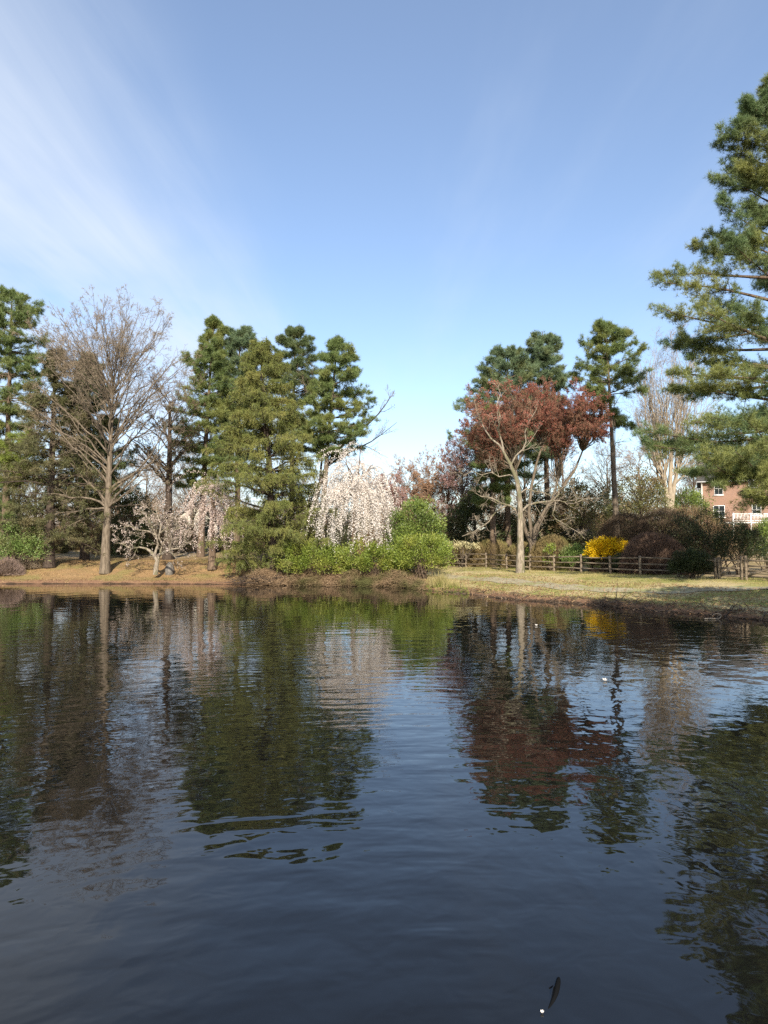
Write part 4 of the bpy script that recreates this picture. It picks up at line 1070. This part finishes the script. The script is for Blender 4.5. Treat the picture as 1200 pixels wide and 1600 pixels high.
# ------------------------------------------------------------------ brick house
rng = np.random.default_rng(123)
hx, hy = X(1096, 88), 88.0; hz = GZ(hx + 4, hy) - .3
house = thing('brick_house', 'red brick two-storey house with white windows behind the big pine', 'house', (hx, hy, hz), -.42)
HW = lambda px: ((px - 600) / F * hy - hx) / (math.cos(.42) + (px - 600) / F * math.sin(.42))
top = Zat(752, 88) - hz; WL, DP = 18.0, 9.0
wins = [(HW(1117), 1.0, top - 1.75, 1.55), (HW(1171), 1.0, top - 1.75, 1.55), (HW(1175.5), 1.0, top - 4.35, 1.35), (HW(1115), 1.3, top - 4.5, 1.45), (12.0, 1.0, top - 1.75, 1.55), (12.0, 1.0, top - 4.35, 1.35)]
gg = Geo(); zs_ = sorted({0, top, *[w_[2] for w_ in wins], *[w_[2] + w_[3] for w_ in wins]}); xs_ = sorted({0, WL, *[w_[0] for w_ in wins], *[w_[0] + w_[1] for w_ in wins]})
for xa, xb in zip(xs_[:-1], xs_[1:]):
    for za, zb in zip(zs_[:-1], zs_[1:]):
        cx_, cz_ = (xa + xb) / 2, (za + zb) / 2
        if any(w_[0] < cx_ < w_[0] + w_[1] and w_[2] < cz_ < w_[2] + w_[3] for w_ in wins): continue
        gg.add([(xa, 0, za), (xb, 0, za), (xb, 0, zb), (xa, 0, zb)], Q=[(0, 1, 2, 3)])
gg.add([(0, 0, 0), (0, DP, 0), (0, DP, top), (0, 0, top), (0, DP / 2, top + 3.4), (WL, 0, 0), (WL, DP, 0), (WL, DP, top), (WL, 0, top), (WL, DP / 2, top + 3.4)],
       Q=[(0, 3, 2, 1), (5, 6, 7, 8), (1, 2, 7, 6)], T=[(3, 4, 2), (8, 7, 9)])
wall = part('wall', gg, M['brick'], house)
gg = Geo(); e = .45
for sy in (0, 1):
    y0 = -e if sy == 0 else DP + e; z0 = top - .18; ym, zm = DP / 2, top + 3.45
    v = [(-e, y0, z0), (WL + e, y0, z0), (WL + e, ym, zm), (-e, ym, zm)]; v2 = [(a, b, c_ + .16) for a, b, c_ in v]
    gg.add(v + v2, Q=[(0, 3, 2, 1), (4, 5, 6, 7), (0, 1, 5, 4), (1, 2, 6, 5), (3, 0, 4, 7)])
roof = part('roof', gg, M['roof'], house)
gg = Geo(); box(gg, (13, 4.2, top + 2), (14.2, 5.2, top + 5)); part('chimney', gg, M['brick'], roof)
gg = Geo(); box(gg, (-e, -e - .12, top - .22), (WL + e, -e - .003, top - .06)); part('gutter', gg, M['white_paint'], house)
gg = Geo(); tubes(gg, [(.12, -.42, top - .2), (.12, -.08, top - .55), (.12, -.07, top - 2), (.12, -.07, .1)], [.07] * 4, 8); part('downspout', gg, M['white_paint'], house)
for wx, ww, wz, wh in wins:
    gg = Geo(); f_ = .065
    box(gg, (wx, -.03, wz), (wx + f_, .10, wz + wh)); box(gg, (wx + ww - f_, -.03, wz), (wx + ww, .10, wz + wh))
    box(gg, (wx + f_, -.028, wz + wh - f_), (wx + ww - f_, .10, wz + wh)); box(gg, (wx + f_, -.028, wz), (wx + ww - f_, .10, wz + f_))
    box(gg, (wx + f_, -.01, wz + wh / 2 - .03), (wx + ww - f_, .06, wz + wh / 2 + .03)); box(gg, (wx + ww / 2 - .018, -.006, wz + f_), (wx + ww / 2 + .018, .05, wz + wh - f_))
    fr_ = part('window', gg, M['white_paint'], house)
    gg = Geo(); gg.add([(wx + .02, .07, wz + .02), (wx + ww - .02, .07, wz + .02), (wx + ww - .02, .07, wz + wh - .02), (wx + .02, .07, wz + wh - .02)], Q=[(0, 1, 2, 3)]); part('pane', gg, M['glass'], fr_)
    gg = Geo(); box(gg, (wx - .08, -.10, wz - .10), (wx + ww + .08, -.002, wz - .003)); part('sill', gg, M['white_paint'], fr_)
# white deck railing
rng = np.random.default_rng(124)
d0 = 80; dx0 = X(1146, d0); dz0 = Zat(816, d0)
rail = thing('deck_railing', 'white balustrade of a raised deck below the brick house', 'railing', (dx0, d0, GZ(dx0, d0)))
zb = dz0 - GZ(dx0, d0)
for k in range(6):
    gg = Geo(); box(gg, (k * 2.0 - .06, -.06, 0), (k * 2.0 + .06, .06, zb + 1.05)); part('post', gg, M['white_paint'], rail)
for h in (.12, .92):
    gg = Geo(); box(gg, (.06, -.035, zb + h), (9.94, .035, zb + h + .08)); part('rail', gg, M['white_paint'], rail)
for k in range(62):
    xx = .16 + k * .16
    if min(abs(xx - 2.0 * q) for q in range(6)) < .09: continue
    gg = Geo(); box(gg, (xx - .022, -.02, zb + .2), (xx + .022, .02, zb + .92)); part('baluster', gg, M['white_paint'], rail)
gg = Geo(); box(gg, (-.2, .08, zb - .12), (10.2, 3.6, zb + .02)); part('deck_floor', gg, M['white_paint'], rail)
# pale cottage far behind the left cherry
rng = np.random.default_rng(125)
d0 = 96; cx0 = X(268, d0); cz0 = GZ(cx0 + 3, d0) - .2
ct = thing('cottage', 'pale cottage glimpsed behind the crab apple and the pinkish cherry', 'house', (cx0, d0, cz0))
gg = Geo(); box(gg, (0, 0, 0), (6.0, 6, 3.0)); gg.add([(0, 0, 3.0), (6, 0, 3.0), (3, 0, 5.2), (0, 6, 3.0), (6, 6, 3.0), (3, 6, 5.2)], T=[(0, 1, 2), (3, 5, 4)]); part('wall', gg, M['siding'], ct)
gg = Geo()
for sg in (-1, 1):
    v = [(3 + sg * 3.4, -.4, 2.74), (3 + sg * 3.4, 6.4, 2.74), (3, 6.4, 5.26), (3, -.4, 5.26)]; v2 = [(a, b, c_ + .14) for a, b, c_ in v]
    gg.add(v + v2, Q=[(0, 1, 2, 3), (4, 7, 6, 5), (0, 4, 5, 1), (0, 3, 7, 4), (1, 5, 6, 2)])
part('roof', gg, M['roof'], ct)
for wx in (1.0, 3.9):
    gg = Geo(); box(gg, (wx, -.05, .9), (wx + 1.1, -.003, 2.3)); w_ = part('window', gg, M['white_paint'], ct)
    gg = Geo(); box(gg, (wx + .1, -.058, 1.0), (wx + 1.0, -.052, 2.2)); part('pane', gg, M['glass'], w_)
# dark shed with a pale porch rail behind the forsythia
rng = np.random.default_rng(126)
d0 = 61.2; sx0 = X(884, d0); sz0 = GZ(sx0 + 2, d0) - .1; sh_h = Zat(842, d0) - sz0
sh = thing('garden_shed', 'low dark garden shed with pale porch rail half hidden left above the forsythia', 'shed', (sx0, d0, sz0))
gg = Geo(); box(gg, (0, 1.2, 0), (3.0, 3.2, sh_h)); part('wall', gg, M['dark_timber'], sh)
gg = Geo(); v = [(-.3, -.3, sh_h - .12), (3.3, -.3, sh_h - .12), (2.6, 1.8, sh_h + .85), (.4, 1.8, sh_h + .85), (3.3, 3.5, sh_h), (-.3, 3.5, sh_h)]
gg.add(v, Q=[(0, 1, 2, 3), (3, 2, 4, 5), (0, 5, 4, 1)], T=[(0, 3, 5), (1, 4, 2)]); part('roof', gg, M['dark_timber'], sh)
for h in (.55, .95):
    gg = Geo(); box(gg, (1.4, -.14, h), (3.1, -.06, h + .08)); part('rail', gg, M['log'], sh)
for xx in (.05, 1.4, 3.1):
    gg = Geo(); box(gg, (xx, -.05, 0), (xx + .1, .05, sh_h - .125)); part('post', gg, M['log'], sh)

# ------------------------------------------------------------------ stones, logs, things on the water
rng = np.random.default_rng(127)
def rock(sx, sy, sz, n=10):
    th = np.linspace(0, np.pi, n); ph = np.linspace(0, 2 * np.pi, 16, endpoint=False); T_, P_ = np.meshgrid(th, ph, indexing='ij')
    d = np.stack([np.sin(T_) * np.cos(P_), np.sin(T_) * np.sin(P_), np.cos(T_)], -1)
    r = 1 + .10 * np.sin(d[..., 0] * 4 + 1) + .08 * np.sin(d[..., 1] * 5 + d[..., 2] * 3) + .05 * np.sin(d[..., 2] * 9 + d[..., 0] * 7)
    V = np.sign(d) * np.abs(d) ** .8 * r[..., None] * np.array([sx, sy, sz]); idx = np.arange(n * 16).reshape(n, 16)
    return Geo().add(V, Q=np.stack([idx[:-1], idx[1:], np.roll(idx, -1, 1)[1:], np.roll(idx, -1, 1)[:-1]], -1))


o = part('boulder', rock(.34, .3, .55), M['stone'], smooth=True); x = X(266, 50.8); o.location = (x, 50.8, GZ(x, 50.8) + .25); tag(o, 'upright grey boulder beside the pale crab apple trunk', 'rock')
for (pa, da, pb, db, r, lab) in ((10, 51.2, 34, 51.6, .07, 'pale fallen log lying before the dead brush mound'), (55, 52.8, 76, 53.0, .06, 'dark leaning dead branch propped against the hemlock trunk'),
                                 (1098, 26.6, 1122, 26.4, .035, 'long pale driftwood branch lying along the right waterline'), (1124, 26.3, 1141, 26.7, .035, 'dark dead branch slanting up the bank right of the driftwood')):
    xa, xb = X(pa, da), X(pb, db); a = np.array([xa, da, GZ(xa, da) + r]); b = np.array([xb, db, GZ(xb, db) + r + (1.1 if pa == 55 else .14 if pa == 1124 else .06)])
    t = np.linspace(0, 1, 8)[:, None]; P = a + (b - a) * t + np.cumsum(rng.normal(0, .02, (8, 3)), 0); gg = Geo(); tubes(gg, P - a, np.linspace(r, r * .5, 8), 7)
    s, dd, tt_, rad, par = spawn((P - a)[None], np.linspace(r, r * .5, 8)[None], 5, .4, 1, 40); tubes(gg, grow(s, dd, rng.uniform(.12, .40, 5), 3, .1), taper(np.full(5, r * .4), np.full(5, .006), 4), 4)
    o = part('dead_branch' if pa > 50 else 'fallen_log', gg, M['log' if pa in (10, 1098) else 'bark_dark'], smooth=True); o.location = tuple(a); tag(o, lab, 'branch' if pa > 50 else 'log')
# driftwood with a curled end floating by the right bank
rng = np.random.default_rng(128)
gg = Geo(); a_ = np.linspace(0, 1.7 * np.pi, 14); P = np.concatenate([np.stack([np.linspace(-.42, 0, 6), np.zeros(6), np.full(6, .02)], -1), np.stack([.16 * np.sin(a_) + .02, .05 * np.cos(a_) , .10 - .10 * np.cos(a_)], -1)])
tubes(gg, P, np.linspace(.022, .012, 20), 6); o = part('driftwood', gg, M['log'], smooth=True); o.location = (X(1116, 25.6), 25.6, .01); tag(o, 'pale curled stick floating just off the right bank', 'stick')
# floating petals
rng = np.random.default_rng(129)
for px, py, lab in ((838, 977, 'white petal cluster floating farthest out, in line with the maple trunk'), (945, 1062, 'white petal cluster floating below the forsythia reflection'), (847, 1561, 'tiny white petal floating beside the fish at the bottom')):
    d = EYE * F / (py - HZ); gg = Geo(); r = .05 if py < 1100 else .012
    for k in range(6):
        a0 = k * 1.05; n_ = 5; ts = np.linspace(0, 1, n_); wv = np.sin(ts * np.pi) * r * .45; cdir = np.array([math.cos(a0), math.sin(a0), 0]); sdir = np.array([-cdir[1], cdir[0], 0])
        up_ = r * 1.0 * ts ** 1.5; V = np.concatenate([[cdir * t_ * r + sdir * s_ * w_ + UP * (u2 + .004) for s_ in (-1, 1)] for t_, w_, u2 in zip(ts, wv, up_)])
        gg.add(V, Q=[(2 * i, 2 * i + 1, 2 * i + 3, 2 * i + 2) for i in range(n_ - 1)])
    o = part('floating_petal', gg, M['petal']); w_ = W(px, py, d); o.location = (w_[0], w_[1], 0.0); tag(o, lab, 'petal', 'petals floating on the pond')
# fish
rng = np.random.default_rng(130)
gg = Geo(); n_ = 16; t = np.linspace(0, 1, n_); prof = .021 * np.sin(np.pi * np.clip(t, 0, 1) ** .6) ** .8 + .002
P = np.stack([t * .30, .028 * np.sin(t * 3.0), -.004 - .014 * t], -1); tubes(gg, P, prof, 12)
ty = .028 * math.sin(3.0); gg.add([(.29, ty, -.018), (.36, ty - .035, -.006), (.335, ty, -.018), (.36, ty + .03, -.03)], T=[(0, 1, 2), (0, 2, 3)])
gg.add([(.09, .008, .014), (.13, .012, .032), (.19, .016, .010)], T=[(0, 1, 2)])
for sg in (-1, 1): gg.add([(.07, sg * .014, -.002), (.10, sg * .040, -.002), (.115, sg * .016, -.006)], T=[(0, 1, 2)])
fish = part('fish', gg, M['fish'], smooth=True); a_ = W(873, 1507, EYE * F / (1507 - HZ)); b_ = W(857, 1543, EYE * F / (1543 - HZ)); fish.location = (a_[0], a_[1], 0); fish.rotation_euler = (0, 0, math.atan2(b_[1] - a_[1], b_[0] - a_[0]))
fish.scale = (1.4, .75, 1.1); fish.location.z = .004
tag(fish, 'dark fish with its back breaking the water near the bottom of the photo', 'fish')

# ------------------------------------------------------------------ background trees: a few kinds, copied
rng = np.random.default_rng(131)
protos = []
for k, (H, mt, bk) in enumerate(((13, 'twig_grey', 'bark_grey'), (11, 'twig_brown', 'bark_brown'), (12, 'twig_tan', 'bark_grey'))):
    T = ellipse_targets(30, (0, 0, H * .60), (H * .34, H * .34, H * .40), top=.15); w1, t1, o1 = broad_tree(H, .2, H * .18, T, [(8, .2, 40, .45, 4, .15, (0, 0, .06)), (7, .2, 42, .5, 3, .17, (0, 0, .04)), (4, .2, 42, .55, 2, .2, (0, 0, .02))], bow=.15, trunk_top=.7)
    protos.append((w1, t1, bk, mt))
spots = [(0, -30, 70, .95), (1, 55, 78, 1.0), (0, 118, 84, 1.0), (1, 185, 74, .9), (2, 228, 88, 1.0), (0, 300, 80, 1.0), (1, 350, 90, .9), (2, 470, 84, .8), (1, 560, 88, .72), (2, 590, 96, .8), (0, 668, 98, .85), (2, 690, 84, .72), (1, 770, 84, .9),
         (0, 820, 90, 1.0), (1, 880, 86, .95), (0, 950, 92, 1.0), (2, 1000, 98, 1.0), (1, 1085, 104, 1.0), (0, 1130, 110, 1.15), (0, 1240, 112, 1.2), (2, -110, 82, 1.1), (1, 1330, 68, 1.0), (0, 20, 92, 1.0), (1, 260, 100, 1.0), (0, 1180, 118, 1.2)]
where = ('beyond the left edge', 'behind the hemlock', 'just left of the tall bare tree trunk', 'just right of the tall bare tree trunk', 'behind the pale crab apple', 'behind the pinkish weeping cherry', 'behind the left side of the golden cedar',
         'behind the right side of the golden cedar', 'behind the white weeping cherry', 'behind the right edge of the white cherry', 'in the open sky gap', 'behind the rounded tan budding tree', 'behind the pale maple limbs on the left',
         'behind the pale maple trunk', 'behind the right half of the red crown', 'left of the tall long-trunked pine', 'left of the vase-shaped bare tree', 'between vase-shaped tree and brick house', 'over the left end of the brick house', 'behind the brick house chimney',
         'far outside the left edge', 'right of the brick house, shading its wall', 'behind the bright lime-green pine', 'behind the dark leaf-dotted bare tree', 'behind the brick house roof')
tone = ('grey', 'brown', 'tan'); first = {}
for (k, px, d, s), wh in zip(spots, where):
    b = base(px, d); lb = '%s bare background tree %s' % (tone[k], wh)
    if k not in first:
        w1, t1, bk, mt = protos[k]; o = put('bare_tree', lb, 'tree', b, w1, t1, bk, mt, 'bare trees far behind the pond', rng.uniform(0, 6)); o.scale = (s, s, s); first[k] = o
    else: dup(first[k], b, rng.uniform(0, 6), s * rng.uniform(.92, 1.08), lb)
# evergreen copy closing the view behind
for px, d, sc, lab in ((-40, 66, .85, 'dark pine standing just outside the left edge'),):
    dup(darkpine, base(px, d), rng.uniform(0, 6), sc, lab)

# understorey and far wood closing the view
rng = np.random.default_rng(133)
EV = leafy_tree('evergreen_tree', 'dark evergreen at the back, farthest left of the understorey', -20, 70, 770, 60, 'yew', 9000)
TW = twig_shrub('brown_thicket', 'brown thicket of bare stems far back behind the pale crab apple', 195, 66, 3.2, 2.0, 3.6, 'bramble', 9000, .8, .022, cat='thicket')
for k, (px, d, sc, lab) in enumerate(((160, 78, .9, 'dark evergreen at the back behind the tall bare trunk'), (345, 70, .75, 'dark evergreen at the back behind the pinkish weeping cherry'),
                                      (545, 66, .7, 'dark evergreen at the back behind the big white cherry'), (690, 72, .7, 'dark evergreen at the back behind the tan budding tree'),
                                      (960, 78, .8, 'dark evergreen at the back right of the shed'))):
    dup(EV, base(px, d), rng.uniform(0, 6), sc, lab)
for k, (px, d, sc, lab) in enumerate(((60, 68, .9, 'brown thicket far back behind the hemlock trunk'), (130, 74, .9, 'brown thicket far back left of the tall bare trunk'), (270, 70, 1.0, 'brown thicket far back left of the pinkish cherry'),
                                      (400, 72, 1.1, 'brown thicket far back behind the golden cedar'), (500, 70, 1.1, 'brown thicket far back left of the white cherry'), (615, 62, 1.1, 'brown thicket far back right of the white cherry'),
                                      (690, 64, 1.05, 'brown thicket far back left of the fence end'), (790, 70, 1.2, 'brown thicket far back behind the pale maple'), (930, 68, 1.0, 'brown thicket far back behind the forsythia'), (1075, 66, 1.2, 'brown thicket far back left of the brick house'),
                                      (-15, 62, .9, 'brown thicket far back at the left edge'))):
    dup(TW, base(px, d), rng.uniform(0, 6), (sc * 1.2, sc, sc), lab)
n = 90000; x = rng.uniform(-150, 190, n); y = rng.uniform(112, 150, n); top_ = 5.5 + 1.6 * np.sin(x * .13) + 1.3 * np.sin(x * .37 + 1) + .8 * np.sin(x * .9)
gg = Geo(); hgt = rng.random(n) ** .8 * top_; C = np.stack([x, y, ground_z(x, y) + hgt], -1); D = rng.normal(0, .55, (n, 3)); D[:, 2] = 1.0
blades(gg, C, D, rng.uniform(.8, 2.0, n), .07); o = part('far_wood', gg, M['twig_brown']); o['kind'] = 'stuff'

tussock = lambda x, y, s: wav(x * 2.3 + 1, y * 2.3) + rng.normal(0, .25, x.shape) > .55
scatter_grass('bank_tussocks', 'straw', 46000, -34, 1.5, 45, 58, .1, 9, .20, .016, tussock, .6)
scatter_grass('lawn_tussocks', 'grass', 60000, 1.5, 24, 24, 58, .25, 13, .17, .016, tussock, .6)
# the evergreen on the near east bank, right of the view, whose shade falls on the right-hand bank
rng = np.random.default_rng(134)
bx, by = 14.6, 15.0
fol, cc = shrub_mass(5.0, 4.0, 4.2, 16000, .30, .13, 130, clump_r=.2, bottom=-.8); fol.V = [v + np.array([0, 0, 6.6]) for v in fol.V]
wood = Geo(); tr = trunk_line(9.0, 10, .02); tubes(wood, tr, trunk_radius(.24, .05, 10), 8)
T = (cc + np.array([0, 0, 6.6]))[:50]; tubes(wood, bez(np.stack([0 * T[:, 0], 0 * T[:, 0], np.clip(T[:, 2] * .6, 2, 8)], -1), T, .05, 6, .06), taper(np.full(len(T), .05), np.full(len(T), .012), 6), 4)
put('evergreen_tree', 'broad evergreen on the near right bank, out of view to the right', 'tree', (bx, by, 0.3), wood, fol, 'bark_dark', 'holly')

# tall dry grass tuft at the corner of the pond
rng = np.random.default_rng(77)
for px, d, k, hh, lab in ((688, 41.6, 420, .95, 'tall straw-coloured grass tuft at the water corner right of the rhododendrons'), (706, 40.6, 260, .55, 'shorter pale grass tuft right of the tall tuft at the water corner')):
    b = base(px, d); gg = Geo(); C = np.stack([rng.normal(0, .28, k), rng.normal(0, .22, k), np.zeros(k)], -1); D = rng.normal(0, .28, (k, 3)); D[:, 2] = 1
    blades(gg, C, D, hh * rng.uniform(.5, 1.2, k), .02); o = part('grass_tuft', gg, M['grass']); o.location = b; tag(o, lab, 'grass tuft')

# roots and dead twigs washed along the east waterline
rng = np.random.default_rng(78)
k = 260; u = rng.uniform(0, 1, k) ** .8; ln = SHORE[11:20]; sg = np.linalg.norm(np.diff(ln, axis=0), axis=1); cu = np.concatenate([[0], np.cumsum(sg)]); q = u * cu[-1]
sx = np.interp(q, cu, ln[:, 0]) + rng.normal(.15, .25, k); sy = np.interp(q, cu, ln[:, 1]) + rng.normal(.1, .2, k)
S = np.stack([sx, sy, np.maximum(ground_z(sx, sy), 0) + .03], -1); D = rng.normal(0, 1, (k, 3)); D[:, 2] = rng.uniform(-.15, .25, k)
P = grow(S, D, rng.uniform(.25, 1.1, k), 5, .22, (0, 0, -.04)); gg = Geo(); tubes(gg, P, taper(rng.uniform(.008, .026, k), np.full(k, .004), 6), 5)
o = part('bank_roots', gg, M['bark_brown'], smooth=True); o['kind'] = 'stuff'
